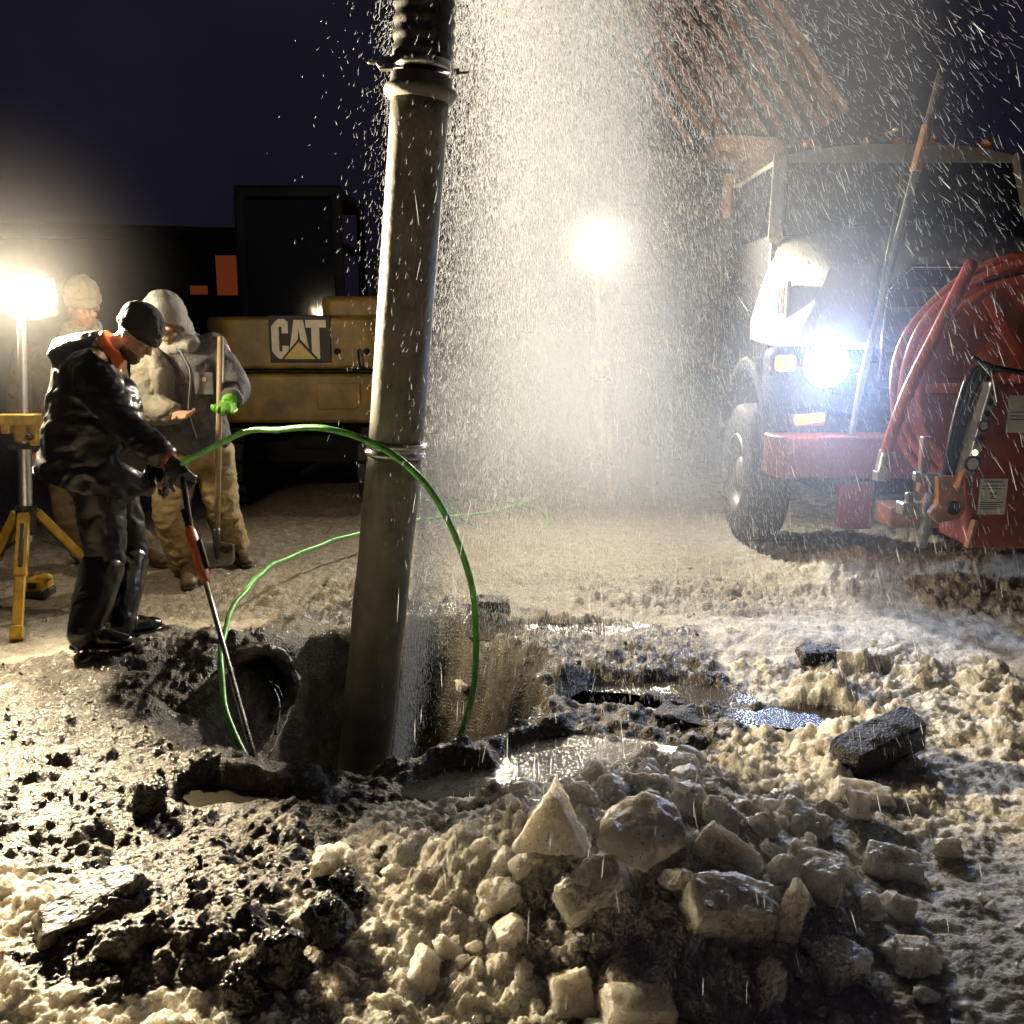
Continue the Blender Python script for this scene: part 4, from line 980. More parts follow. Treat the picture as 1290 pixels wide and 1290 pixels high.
hand_into(q, wA3, Vector((.05, -.1, -1)), (.5, -.5, 0), .4, 1., thumb=1); hand_into(q, wB3, Vector((.0, -.1, -1)), (-.5, -.5, 0), .4, 1., thumb=-1)
mkobj('body', remesh(q, 'body', .008, 2), MATS['skin'], P3); eyes(P3, W, M, 1.05)
b = MB(); b.ell(W(0, -.012, .075), (.098, .118, .115), M); b.tube([W(0, .005, .018), W(0, .0, .06)], [(.106, .124), (.104, .122)], 24, side=M @ Vector((1, 0, 0))); b.ell(W(0, .06, .035), (.085, .075, .022), M)
cloth(b, 'knit_cap', 'khaki_knit', P3, .009, .014, 9, 12, 2)
b = MB(); limb(b, [nk3+Vector((.02, 0, -.07)), nk3+Vector((.03, -.01, .01)), nk3+Vector((.05, .03, .08))], [(.14, .12), (.125, .11), (.10, .08)], side=(1, 0, 0)); cloth(b, 'hood_down', 'flannel_cream', P3, .011, .012, 9, 13, 3)
b = MB(); limb(b, [at(96, 440, Yc), at(90, 462, Yc), at(93, 520, Yc), at(97, 575, Yc), at(98, 592, Yc)], [(.16, .13), (.245, .16), (.235, .175), (.235, .18), (.24, .185)], side=(1, 0, 0))
limb(b, [sA3, eA3, eA3.lerp(wA3, .9)], [.11, .09, .068]); limb(b, [sB3, eB3, eB3.lerp(wB3, .9)], [.11, .09, .068])
cloth(b, 'coat', 'brown_coat', P3, .012, .013, 6, 14, 4, None, .5)
b = MB(); limb(b, [at(98, 578, Yc), at(100, 600, Yc)], [(.20, .16), (.20, .16)], side=(1, 0, 0))
limb(b, [hA3, kA3, kA3.lerp(aA3, .5), aA3], [.125, .108, .108, .11]); limb(b, [hB3, kB3, kB3.lerp(aB3, .5), aB3], [.125, .105, .105, .108]); cloth(b, 'trousers', 'brown_trouser', P3, .012, .015, 6.5, 15, 4, (0, 0, 1), .5)
boot(P3, Vector((k1.x, k1.y+.04, k1.z)), k1t, aA3+Vector((0, 0, .06)), .06, 'brown_boot', 7); boot(P3, Vector((k2.x, k2.y+.02, k2.z)), k2t, aB3+Vector((0, 0, .06)), .06, 'brown_boot', 8)

# ------------------------------------------------------------------ excavator seen from behind
mat('machine_yellow', (.26, .16, .03), .5, col2=(.11, .075, .025), vscale=4, bump=.15, bscale=30)
mat('machine_black', (.012, .012, .014), .75, var=.3, spec=.2)
mat('track_steel', (.05, .045, .04), .6, .4, var=.5, vscale=12, bump=.5)
mat('cab_glass', (.01, .012, .016), .06, spec=.8)
mat('decal_black', (.012, .012, .014), .6); mat('decal_cream', (.66, .60, .46), .5, var=.2, vscale=10); mat('decal_yellow', (.58, .42, .10), .5, var=.2, vscale=10)
EX = thing('excavator', 'yellow excavator parked with its rear counterweight towards the camera', 'excavator', (-1.9, 9.0, 0))
ey = 8.05
def rounded(x0, x1, y0, y1, r, n=6, front_only=True):
    """plan outline with two rounded rear corners"""
    p = [(x1, y1), (x0, y1)]
    for k in range(n+1):
        a = math.pi+math.pi/2*k/n; p.append((x0+r+math.cos(a)*r, y0+r+math.sin(a)*r))
    for k in range(n+1):
        a = 1.5*math.pi+math.pi/2*k/n; p.append((x1-r+math.cos(a)*r, y0+r+math.sin(a)*r))
    return list(reversed(p))
q = MB(); q.prism(rounded(-2.62, -.98, ey, ey+.55, .30), (0, 0, .74), (1, 0, 0), (0, 1, 0), .42); cw = q.build('counterweight', MATS['machine_yellow'], EX, bevel=.04, seg=3)
q = MB(); q.prism([(-.02, 0), (.30, 0), (.34, .05), (.34, .22), (-.02, .22)], (-1.62, ey-.004, .86), (1, 0, 0), (0, 0, 1), .012); q.build('hatch', MATS['machine_yellow'], cw, bevel=.006)
q = MB(); q.box((-1.80, ey+.10, 1.178), (1.62, .2, .018)); q.build('seam', MATS['machine_black'], cw)
q = MB(); q.prism(rounded(-2.62, -.98, ey+.03, ey+1.5, .26), (0, 0, 1.19), (1, 0, 0), (0, 1, 0), .44); eh = q.build('engine_cover', MATS['machine_yellow'], EX, bevel=.04, seg=3)
q = MB(); q.prism(rounded(-1.62, -.98, ey+.10, ey+1.4, .12), (0, 0, 1.6), (1, 0, 0), (0, 1, 0), .20); q.build('engine_hood', MATS['machine_yellow'], EX, bevel=.05, seg=3)
q = MB(); q.cyl((-1.18, ey+.5, 1.8), (-1.18, ey+.5, 2.15), .045, 16); q.build('exhaust', MATS['machine_black'], EX, bevel=.004)
# left side louvre doors, a seam each
for k in range(5):
    q = MB(); q.box((-2.615+.0, ey+.62, 1.28+.06*k), (.02, .42, .02)); q.build('louvre', MATS['machine_black'], eh, bevel=.003)
# black decal panel with the letters
d0 = at(340, 457, ey); d1 = at(415, 397, ey); pw = d1.x-d0.x; ph = d1.z-d0.z
yy = ey+.022
q = MB(); q.box(((d0.x+d1.x)/2, yy, (d0.z+d1.z)/2), (pw, .012, ph)); dec = q.build('decal_panel', MATS['decal_black'], EX, bevel=.006)
def glyph(polys, m, name, y):
    q = MB()
    for p in polys: q.prism([(d0.x+x*pw, d0.z+z*ph) for x, z in p], (0, y, 0), (1, 0, 0), (0, 0, 1), .004)
    q.build(name, MATS[m], dec)
ly = yy-.006
C = [[(.04, .24), (.10, .14), (.10, .86), (.04, .76)], [(.10, .14), (.16, .08), (.16, .92), (.10, .86)], [(.16, .08), (.26, .08), (.26, .24), (.16, .24)], [(.16, .76), (.26, .76), (.26, .92), (.16, .92)], [(.26, .08), (.31, .15), (.31, .36), (.21, .36), (.21, .24), (.26, .24)], [(.21, .76), (.21, .62), (.31, .62), (.31, .85), (.26, .92), (.26, .76)]]
A_ = [[(.30, .08), (.42, .08), (.485, .72), (.46, .90), (.41, .90)], [(.46, .90), (.485, .72), (.55, .08), (.67, .08), (.56, .90)], [(.40, .30), (.56, .30), (.54, .44), (.42, .44)]]
T_ = [[(.60, .90), (.60, .74), (.69, .74), (.69, .90)], [(.69, .08), (.82, .08), (.82, .90), (.69, .90)], [(.82, .74), (.93, .74), (.93, .90), (.82, .90)]]
glyph(C, 'decal_cream', 'letter', ly); glyph(A_, 'decal_cream', 'letter', ly); glyph(T_, 'decal_cream', 'letter', ly)
glyph([[(.17, .045), (.82, .045), (.485, .52)]], 'decal_black', 'triangle_edge', ly-.004); glyph([[(.23, .08), (.745, .08), (.485, .44)]], 'decal_yellow', 'triangle', ly-.008)
# handles and latches
for u in (425, 462):
    q = MB(); p = at(u, 443, ey+.03); q.cyl(p+Vector((0, .02, 0)), p+Vector((0, -.01, 0)), .028, 16); q.build('latch', MATS['machine_black'], eh, bevel=.004)
q = MB(); p = at(452, 452, ey+.0); q.tube([p+Vector((0, .05, .08)), p+Vector((0, -.02, .06)), p+Vector((.01, -.02, -.06)), p+Vector((.01, .05, -.08))], .009, 8); q.build('grab_handle', MATS['machine_black'], eh, smooth=True)
# cab: dark frame and glass, beyond the cover
cx0, cx1, cy0, cy1 = -2.55, -1.62, ey+1.15, ey+2.6
q = MB()
for x in (cx0, cx1):
    for y in (cy0, cy1): q.bar((x, y, 1.0), (x*.97+(cx0+cx1)/2*.03, y, 2.75), .09)
q.box(((cx0+cx1)/2, (cy0+cy1)/2, 1.2), (cx1-cx0, cy1-cy0, .5)); q.box(((cx0+cx1)/2, (cy0+cy1)/2, 2.78), (cx1-cx0+.06, cy1-cy0+.06, .10)); cab = q.build('cab', MATS['machine_black'], EX, bevel=.02)
q = MB(); q.box(((cx0+cx1)/2, cy0, 2.1), (cx1-cx0-.1, .02, 1.2)); q.build('rear_window', MATS['cab_glass'], cab)
q = MB(); q.box((cx0, (cy0+cy1)/2, 2.1), (.02, cy1-cy0-.1, 1.2)); q.build('side_window', MATS['cab_glass'], cab)
# boom reaching forward
q = MB(); q.bar((-1.35, ey+2.2, 1.3), (-1.3, ey+3.6, 3.2), .28, .34); q.bar((-1.3, ey+3.55, 3.15), (-1.2, ey+5.6, 2.6), .26, .3); q.build('boom', MATS['machine_yellow'], EX, bevel=.03)
# swing base and tracks
q = MB(); q.cyl((-1.8, ey+1.1, .45), (-1.8, ey+1.1, .74), .55, 32); q.box((-1.8, ey+1.2, .42), (1.3, 1.2, .2)); q.build('swing_base', MATS['machine_black'], EX, bevel=.01)
for x in (-2.5, -1.1):
    tk = MB(); y0, y1, r = ey+.25, ey+2.9, .33; n = 44
    tk.prism([(y0, .18), (y1, .18), (y1+.1, .34), (y1, .5), (y0, .5), (y0-.1, .34)], (x-.12, 0, 0), (0, 1, 0), (0, 0, 1), .24); fr = tk.build('track_frame', MATS['machine_black'], EX, bevel=.02)
    per = 2*(y1-y0)+2*math.pi*r
    for k in range(n):
        s = per*k/n
        if s < y1-y0: p = (y0+s, .015); a = 0
        elif s < y1-y0+math.pi*r: th = (s-(y1-y0))/r-math.pi/2; p = (y1+math.cos(th)*r, .345+math.sin(th)*r); a = th+math.pi/2
        elif s < 2*(y1-y0)+math.pi*r: p = (y1-(s-(y1-y0)-math.pi*r), .675); a = math.pi
        else: th = (s-2*(y1-y0)-math.pi*r)/r+math.pi/2; p = (y0+math.cos(th)*r, .345+math.sin(th)*r); a = th+math.pi/2
        tk = MB(); tk.box((x, p[0], p[1]), (.42, per/n*.86, .035), Matrix.Rotation(a, 3, 'X')); tk.build('track_shoe', MATS['track_steel'], fr)

# ------------------------------------------------------------------ vacuum truck
mat('truck_white', (.40, .385, .32), .36, var=.15, vscale=3, coat=.4)
mat('truck_red', (.36, .07, .045), .42, col2=(.20, .045, .03), vscale=5, bump=.1)
mat('grille_dark', (.02, .022, .022), .5); mat('grille_bar', (.16, .165, .16), .4, .5)
mat('chrome', (.6, .6, .6), .15, 1.); mat('tyre', (.02, .02, .02), .75, bump=.4, bscale=60); mat('rim_white', (.25, .25, .24), .4, .3, var=.3)
mat('lens_amber', (.55, .16, .02), .2); mat('paper', (.62, .58, .48), .7, var=.2, vscale=20); mat('print_ink', (.05, .05, .05), .6)
mat('worn_orange', (.46, .16, .035), .5, col2=(.16, .11, .07), vscale=12, bump=.3, bscale=40)
mat('red_hose', (.42, .09, .06), .35, var=.3, vscale=16); mat('wind_glass', (.012, .014, .022), .05, spec=.7); mat('panel_metal', (.30, .30, .28), .38, .6, var=.4, vscale=18)
tx = 2.88    # centre line
TR = thing('vacuum_truck', 'white and red vacuum truck with headlights on, its front facing the camera', 'truck', (tx, 6.4, 0))
def mir(x): return 2*tx-x
# hood: lofted from the grille back to the windscreen
secs = []
for y, wlo, whi, zlo, zsh, zt, rr_ in ((6.20, .93, .80, 1.44, 1.86, 1.98, .14), (6.26, 1.0, .86, 1.40, 1.92, 2.05, .15), (6.5, 1.06, .90, 1.40, 2.0, 2.13, .16), (6.9, 1.08, .93, 1.42, 2.08, 2.22, .17), (7.25, 1.09, .95, 1.45, 2.14, 2.28, .18)):
    pr = []
    for sgn in (-1, 1):
        L_ = [(wlo, zlo), (wlo*.99+.01, zlo+.14), (whi+(wlo-whi)*.45, zlo+(zsh-zlo)*.6)]
        for k in range(6):
            a = math.pi/2*k/5; L_.append((whi-rr_+math.cos(a)*rr_, zsh-rr_*.5+math.sin(a)*rr_*.9))
        L_.append((whi*.35, zt)); pts_ = [(tx+sgn*x, z) for x, z in L_]
        pr += pts_ if sgn < 0 else list(reversed(pts_))
    secs.append([(x, y, z) for x, z in pr])
q = MB(); k0 = len(secs[0]); vs = [v for s in secs for v in s]
q.add(vs, [(i*k0+j, i*k0+(j+1) % k0, (i+1)*k0+(j+1) % k0, (i+1)*k0+j) for i in range(len(secs)-1) for j in range(k0)]+[tuple(range(k0))])
hood = q.build('hood', MATS['truck_white'], TR, bevel=.012, seg=2)
# grille with bars
q = MB(); q.prism([(-.50, 1.20), (.50, 1.20), (.50, 1.76), (.36, 1.90), (-.36, 1.90), (-.50, 1.76)], (tx, 6.19, 0), (1, 0, 0), (0, 0, 1), .02); grl = q.build('grille', MATS['grille_dark'], TR, bevel=.008)
for k in range(5):
    q = MB(); q.box((tx, 6.155, 1.28+.125*k), (.96 if k < 4 else .8, .02, .035)); q.build('grille_bar', MATS['grille_bar'], grl, bevel=.005)
q = MB(); q.tube([(tx-.51, 6.16, 1.2), (tx-.51, 6.16, 1.77), (tx-.36, 6.16, 1.92), (tx+.36, 6.16, 1.92), (tx+.51, 6.16, 1.77), (tx+.51, 6.16, 1.2)], .016, 8); q.build('grille_surround', MATS['chrome'], grl, smooth=True)
# side vent
vc = Vector((tx-1.028, 6.62, 1.72))
ven = None
q = MB(); q.box(vc, (.03, .26, .26)); ven = q.build('side_vent', MATS['truck_white'], hood, bevel=.03, seg=3)
for k in (-1, 0, 1):
    q = MB(); q.box(vc+Vector((-.014, k*.062, 0)), (.014, .032, .17)); q.build('vent_slot', MATS['grille_dark'] if k >= 0 else MATS['lens_amber'], hood, bevel=.004)
# fenders and wheels
for s in (-1, 1):
    q = MB(); n = 14; pr = []
    for i in range(n+1):
        a = math.pi*(.02+.96*i/n); pr.append((6.86+math.cos(a)*.70, .60+math.sin(a)*.74))
    for i in range(n, -1, -1):
        a = math.pi*(.02+.96*i/n); pr.append((6.86+math.cos(a)*.60, .60+math.sin(a)*.64))
    x0 = tx+s*1.22 if s < 0 else tx+.86
    q.prism([(y, z) for y, z in pr], (x0, 0, 0), (0, 1, 0), (0, 0, 1), .36); q.build('fender', MATS['machine_black'], TR, bevel=.03, seg=3)
    q = MB(); q.box((tx+s*1.0, 6.30, 1.22), (.42, .28, .40)); q.build('headlight_pod', MATS['machine_black'], TR, bevel=.07, seg=3)
    wc = Vector((tx+s*1.10, 6.88, .50))
    q = MB(); q.lathe(wc, (s, 0, 0), [(.27, -.14), (.44, -.145), (.49, -.12), (.505, -.06), (.505, .06), (.49, .12), (.44, .145), (.29, .14)], 40); wh = q.build('wheel', MATS['tyre'], TR, smooth=True)
    q = MB(); q.lathe(wc, (s, 0, 0), [(.29, .10), (.285, .145), (.262, .15), (.24, .10), (.20, .06), (.12, .05), (.11, .11), (.0, .12)], 32); q.build('rim', MATS['rim_white'], wh, smooth=True)
    for k in range(8):
        a = 2*math.pi*k/8; q = MB(); c0 = wc+Vector((s*.06, math.cos(a)*.165, math.sin(a)*.165)); q.cyl(c0, c0+Vector((s*.035, 0, 0)), .016, 8); q.build('wheel_nut', MATS['chrome'], wh)
for s in (-1, 1):
    hx = tx+s*.865; hl = MB(); hl.lathe((hx, 6.145, 1.31), (0, -1, 0), [(.0, .05), (.06, .046), (.10, .034), (.128, .012), (.134, 0), (0, -.01)], 28); ho_ = hl.build('headlight', MATS['led_head'], TR, smooth=True)
    b_ = MB(); b_.ring((hx, 6.15, 1.31), (0, 1, 0), .155, .13, .04, 32); b_.build('headlight_ring', MATS['chrome'], ho_, bevel=.006)
    q = MB(); q.box((tx+s*1.12, 6.165, 1.315), (.13, .06, .10)); q.build('turn_signal', MATS['amber_bright'], TR, bevel=.02)
    lamp_light('SPOT', 'headlight_light', Vector((hx, 6.06, 1.31)), P_HEAD, (.32, .50, 1.), .09, TR, (hx-.7, 0, 1.0), 115, 1.0)
# bumper with marker lamp
q = MB(); q.prism([(-1.23, 0), (-1.16, -.12), (1.16, -.12), (1.23, 0), (1.23, .14), (-1.23, .14)], (tx, 6.06, .60), (1, 0, 0), (0, 1, 0), .27); bmp = q.build('bumper', MATS['truck_red'], TR, bevel=.02)
am = at(1018, 527, 5.98); q = MB(); q.box((am.x, 6.0, am.z-.012), (.20, .08, .07)); q.build('lamp_box', MATS['truck_red'], TR, bevel=.012)
q = MB(); q.box(am+Vector((0, -.03, 0)), (.19, .03, .058), Matrix.Rotation(R(-8), 3, 'Y')); q.build('marker_lamp', MATS['amber_lit'], TR, bevel=.014)
lamp_light('POINT', 'marker_light', am+Vector((0, -.09, 0)), P_AMBER, (1., .42, .05), .03, TR)
q = MB(); q.box((2.20, 5.97, .42), (.22, .05, .30)); q.build('tow_plate', MATS['truck_red'], bmp, bevel=.012)
q = MB(); q.box((tx, 6.6, .55), (1.7, 1.0, .16)); q.box((tx-.42, 7.6, .8), (.1, 3.2, .22)); q.box((tx+.42, 7.6, .8), (.1, 3.2, .22)); q.cyl((tx-1.0, 6.88, .5), (tx+1.0, 6.88, .5), .07, 12); q.build('chassis', MATS['machine_black'], TR, bevel=.01)
q = MB(); q.tube(bez([at(1010, 625, 6.02), at(1040, 636, 5.96), at(1062, 612, 6.0)], 8), .009, 8); q.build('air_line', MATS['panel_metal'], bmp, smooth=True)
# cab
wz0, wz1 = 2.20, 2.78
cabv = []
q = MB(); prl = lambda y, hw, z: (tx-hw, y, z)
outl = [(7.22, .97, 1.45), (7.22, .98, 2.22), (7.42, .90, 2.80), (7.62, .87, 2.90), (8.75, .87, 2.92), (8.75, .98, 2.2), (8.75, .98, 1.0), (7.3, .98, 1.0)]
# pillars, header and roof as one frame
def quad(a, b, c, d): q.add([a, b, c, d], [(0, 1, 2, 3)])
q.bar((tx-.95, 7.20, 2.16), (tx-.88, 7.42, 2.80), .105, .09); q.bar((tx+.95, 7.20, 2.16), (tx+.88, 7.42, 2.80), .105, .09)
roofp = []
for i in range(13):
    t = i/12*2-1; roofp.append((t*.92, .015+.10*(1-abs(t)**3.2)))
q.prism([(x, z+2.76) for x, z in roofp]+[(.92, 2.735), (-.92, 2.735)], (tx, 8.75, 0), (1, 0, 0), (0, 0, 1), 1.36)
q.box((tx, 7.26, 2.0), (1.94, .06, .44))
cabo = q.build('cab', MATS['truck_white'], TR, bevel=.018, seg=3)
q = MB(); q.add([(tx-.93, 7.21, 2.2), (tx+.93, 7.21, 2.2), (tx+.86, 7.42, 2.79), (tx-.86, 7.42, 2.79)], [(0, 1, 2, 3)]); wsd = q.build('windscreen', MATS['wind_glass'], cabo); sl = wsd.modifiers.new('s', 'SOLIDIFY'); sl.thickness = .006
for s in (-1, 1):
    q = MB(); q.bar((tx+s*.05, 7.185, 2.215), (tx+s*.62, 7.24, 2.36), .014, .02); q.build('wiper', MATS['black_plastic'], cabo)
    q = MB(); q.add([(tx+s*.955, 7.45, 2.22), (tx+s*.955, 8.6, 2.22), (tx+s*.90, 8.6, 2.75), (tx+s*.90, 7.55, 2.75)], [(0, 1, 2, 3)]); q.build('side_window', MATS['wind_glass'], cabo)
for s in (-1, 1):
    q = MB(); q.box((tx+s*.93, 8.0, 1.72), (.07, 1.5, 1.0)); dr_ = q.build('door', MATS['machine_black'], cabo, bevel=.02)
    q = MB(); q.box((tx+s*.975, 8.5, 1.95), (.03, .16, .04)); q.build('door_handle', MATS['chrome'], dr_, bevel=.008)
for x in (-.66, -.24, 0, .24, .66):
    q = MB(); q.ell((tx+x, 7.44, 2.90 if abs(x) < .5 else 2.885), (.055, .045, .035), None, 16, 8); q.build('roof_marker', MATS['lens_amber'], cabo, smooth=True)
q = MB(); q.cyl((tx+.28, 7.9, 2.86), (tx+.28, 7.9, 2.95), .05, 16); q.ell((tx+.28, 7.9, 2.97), (.075, .075, .05)); q.build('beacon', MATS['chrome'], cabo, smooth=True)
q = MB(); q.tube([(tx-.10, 7.75, 2.95), (tx-.10, 7.2, 2.95)], [.035, .05], 14); q.build('air_horn', MATS['chrome'], cabo, smooth=True)
q = MB(); q.box((tx, 8.72, 2.0), (1.84, .07, 1.55)); q.build('cab_back', MATS['machine_black'], cabo, bevel=.02)
# mirror on the left fender
q = MB(); q.box(at(1107, 372, 6.1)+Vector((0, 0, 0)), (.05, .10, .42), Matrix.Rotation(R(6), 3, 'Y')); q.build('fender_mirror', MATS['black_plastic'], hood, bevel=.02)
# body behind the cab: debris tank
q = MB(); q.cyl((tx, 9.0, 1.95), (tx, 13.2, 1.95), .92, 40); q.build('debris_tank', MATS['dark_steel'], TR, bevel=.03)
for y in (11.2, 12.5):
    for s in (-1, 1):
        q = MB(); q.lathe((tx+s*1.0, y, .5), (s, 0, 0), [(.27, -.2), (.45, -.2), (.505, -.14), (.505, .14), (.45, .2), (.29, .2), (.25, .1), (0, .1)], 28); q.build('wheel', MATS['tyre'], TR, smooth=True)
q = MB(); q.box((tx, 10.6, .85), (1.0, 5.4, .3)); q.build('rear_chassis', MATS['machine_black'], TR, bevel=.01)

# poles rising from the bumper
p0, p1, p2 = at(1082, 498, 5.92), at(1100, 420, 5.95), at(1187, 88, 6.05)
pl = thing('marker_pole', 'thick worn pole rising from the truck bumper across the windscreen', 'pole', p0)
q = MB(); q.tube(bez([p0-Vector((.03, 0, .25)), p0, p1, p1.lerp(p2, .5), p2], 6), [.02]*8+[.022]*8+[.024]*9, 10); q.build('pole_rod', MATS['panel_metal'], pl, smooth=True)
q = MB(); q.bar(p1.lerp(p2, .62), p1.lerp(p2, .80), .06, .05); q.build('pole_clamp', MATS['worn_orange'], pl, bevel=.01)
q = MB(); q.bar(p1.lerp(p2, .80)+Vector((0, .002, 0)), p2+Vector((0, .002, 0)), .05, .02); q.build('pole_sleeve', MATS['worn_orange'], pl, bevel=.006)
w0, w1 = at(1116, 330, 6.0), at(1161, 84, 6.05)
wp = thing('whip_antenna', 'thin whip antenna beside the thick pole in front of the windscreen', 'antenna', w0)
q = MB(); q.tube([p1+Vector((.01, .03, 0)), w0, w1], [.010, .008, .005], 8); q.build('whip', MATS['panel_metal'], wp, smooth=True)
q = MB(); q.cyl(p1+Vector((.01, .03, -.10)), p1+Vector((.01, .03, .03)), .018, 10); q.build('antenna_base', MATS['black_plastic'], wp)

# ------------------------------------------------------------------ hose reel and red control cabinet in front of the truck
rc = Vector((2.86, 5.30, 1.22)); rax = Vector((-.28, -1, .05)).normalized()
RL = thing('hose_reel', 'big red hose reel mounted in front of the truck grille', 'hose reel', (rc.x, rc.y, 0))
q = MB(); q.lathe(rc+rax*.20, rax, [(.0, .02), (.12, .03), (.14, .0), (.40, -.012), (.42, .01), (.56, .012), (.58, .03), (.60, .0), (.58, -.02), (.0, -.03)], 56); q.build('flange', MATS['truck_red'], RL, smooth=True)
q = MB(); q.lathe(rc-rax*.22, rax, [(.0, .01), (.60, .01), (.62, .0), (.60, -.012), (.0, -.02)], 56); q.build('flange', MATS['truck_red'], RL, smooth=True)
q = MB(); q.cyl(rc-rax*.22, rc+rax*.2, .34, 40); q.build('drum', MATS['truck_red'], RL)
for k in range(6):
    a = 2*math.pi*k/6+.3; xx = rax.orthogonal().normalized(); yyv = rax.cross(xx); dd = xx*math.cos(a)+yyv*math.sin(a); q = MB(); q.bar(rc+rax*.235+dd*.12, rc+rax*.235+dd*.55, .05, .02, rax); q.build('spoke', MATS['truck_red'], RL, bevel=.006)
def coil(r, off, m, name, par, th=.024):
    xx = rax.orthogonal().normalized(); yyv = rax.cross(xx); q = MB()
    q.tube([rc+rax*off+(xx*math.cos(2*math.pi*k/64)+yyv*math.sin(2*math.pi*k/64))*(r+.006*math.sin(k*.7+off*30)) for k in range(64)], th, 12, closed=True); q.build(name, MATS[m], par, smooth=True)
for layer, r in enumerate((.40, .46, .52)):
    for k in range(7): coil(r, -.18+.055*k+.02*(layer % 2), 'red_hose', 'hose_turn', RL)
coil(.66, .14, 'red_hose', 'hose_turn', RL, .026); coil(.70, .08, 'red_hose', 'hose_turn', RL, .026); coil(.655, .02, 'red_hose', 'hose_turn', RL, .026)
q = MB()
for dx in (-.62, .62):
    q.bar((rc.x+dx*.75, rc.y+.12, .45), (rc.x+dx*.12, rc.y+.30, 1.22), .07, .07)
q.box((rc.x, rc.y+.25, .45), (1.3, .25, .12)); q.box((rc.x, 5.75, .5), (.5, .7, .12)); q.build('reel_stand', MATS['worn_orange'], RL, bevel=.012)
q = MB(); q.tube(bez([at(1225, 330, 5.05), at(1180, 420, 5.0), at(1150, 480, 5.0), at(1130, 530, 5.05), at(1115, 575, 5.1)], 8), .034, 14); q.build('hose_tail', MATS['red_hose'], RL, smooth=True)
q = MB(); e = at(1115, 575, 5.1); q.cyl(e+Vector((.01, 0, .03)), e+Vector((-.01, 0, -.10)), .042, 16); q.cyl(e+Vector((-.01, 0, -.08)), e+Vector((-.012, 0, -.13)), .052, 8); q.build('hose_coupling', MATS['steel'], RL, bevel=.003)
# cabinet: slanted left side carrying the control strip
ya = 4.85
cbx = [at(1256, 484, ya), at(1222, 600, ya), at(1222, 690, ya)]
CB = thing('control_cabinet', 'red steel control cabinet with warning labels at the right edge', 'cabinet', (2.7, ya, 0))
pp = [(cbx[0].x, cbx[0].z), (cbx[1].x, cbx[1].z), (cbx[2].x, cbx[2].z), (3.1, cbx[2].z), (3.1, cbx[0].z)]
q = MB(); q.prism(list(pp), (0, ya, 0), (1, 0, 0), (0, 0, 1), -.0001)
q = MB(); q.prism(pp, (0, ya+.38, 0), (1, 0, 0), (0, 0, 1), .38); cb = q.build('cabinet_body', MATS['truck_red'], CB, bevel=.012)
q = MB(); q.box((2.95, ya+.25, .21), (.12, .12, .44)); q.box((2.75, ya+.5, .46), (.3, .7, .08)); q.build('cabinet_foot', MATS['machine_black'], CB, bevel=.01)
a, b_ = cbx[0], cbx[1]; dl = (b_-a).normalized(); nl = Vector((dl.z, 0, -dl.x)); nl = nl if nl.x < 0 else -nl
q = MB(); cc = (a+b_)/2+nl*.028+Vector((0, .02, -.0)); Lp = (b_-a).length
Mp = Matrix((nl, Vector((0, 1, 0)), dl)).transposed()
q.box(cc, (.05, .13, Lp*1.02), Mp); pnl = q.build('control_strip', MATS['panel_metal'], CB, bevel=.008)
for k, (t, r_) in enumerate(((.10, .014), (.2, .018), (.32, .016), (.45, .030), (.60, .024), (.86, .042))):
    c0 = a.lerp(b_, t)+nl*.03+Vector((0, -.046, 0)); q = MB(); q.ring(c0, (0, 1, 0), r_, r_*.72, .016, 20); q.build('gauge_ring', MATS['dark_steel'], pnl)
    q = MB(); q.cyl(c0+Vector((0, .004, 0)), c0+Vector((0, -.004, 0)), r_*.7, 16); q.build('gauge_face', MATS['paper'] if k in (3, 5) else MATS['black_plastic'], pnl)
q = MB(); c0 = a.lerp(b_, .74)+nl*.035+Vector((0, -.05, 0)); q.ell(c0, (.014, .012, .014)); q.build('pilot_lamp', glow_mat('pilot_yellow', (.9, .9, .25), 3), pnl, smooth=True)
# dark hose bundle above the strip
for k in range(4):
    q = MB(); s0 = a+nl*(.03+.022*k)+Vector((0, .05+.02*k, .02)); q.tube(bez([s0+Vector((.10, .05, .05)), s0, a.lerp(b_, .5)+nl*(.07+.02*k)+Vector((0, .06, 0)), b_+nl*(.06+.015*k)+Vector((0, .07, -.02))], 6), .014, 8); q.build('cable', MATS['black_rubber'], CB, smooth=True)
q = MB(); q.tube(bez([at(1225, 450, 4.8), at(1250, 462, 4.78), at(1292, 470, 4.8)], 6), .014, 8); q.build('cable', MATS['black_rubber'], CB, smooth=True)
# bracket
br = at(1200, 628, 4.82)
q = MB(); pg = [(-.07, .11), (.06, .11), (.09, -.06), (.06, -.12), (-.05, -.14), (-.10, -.09), (-.06, -.03)]
q.prism(pg, (br.x, 4.9, br.z), (1, 0, 0), (0, 0, 1), .05); bk = q.build('hook_bracket', MATS['worn_orange'], CB, bevel=.008)
q = MB(); q.cyl(at(1200, 640, 4.86)+Vector((0, -.02, 0)), at(1200, 640, 4.86)+Vector((0, .01, 0)), .034, 16); q.build('bracket_eye', MATS['machine_black'], bk)
for (u0_, v0_, u1_, v1_) in ((1228, 655, 1218, 690), (1214, 592, 1205, 615)):
    q = MB(); q.bar(at(u0_, v0_, 4.83), at(u1_, v1_, 4.83), .05, .02); q.build('edge_guard', MATS['worn_orange'], CB, bevel=.005)
q = MB(); q.box(at(1164, 585, 5.0), (.05, .05, .30)); q.build('valve_post', MATS['worn_orange'], CB, bevel=.006)
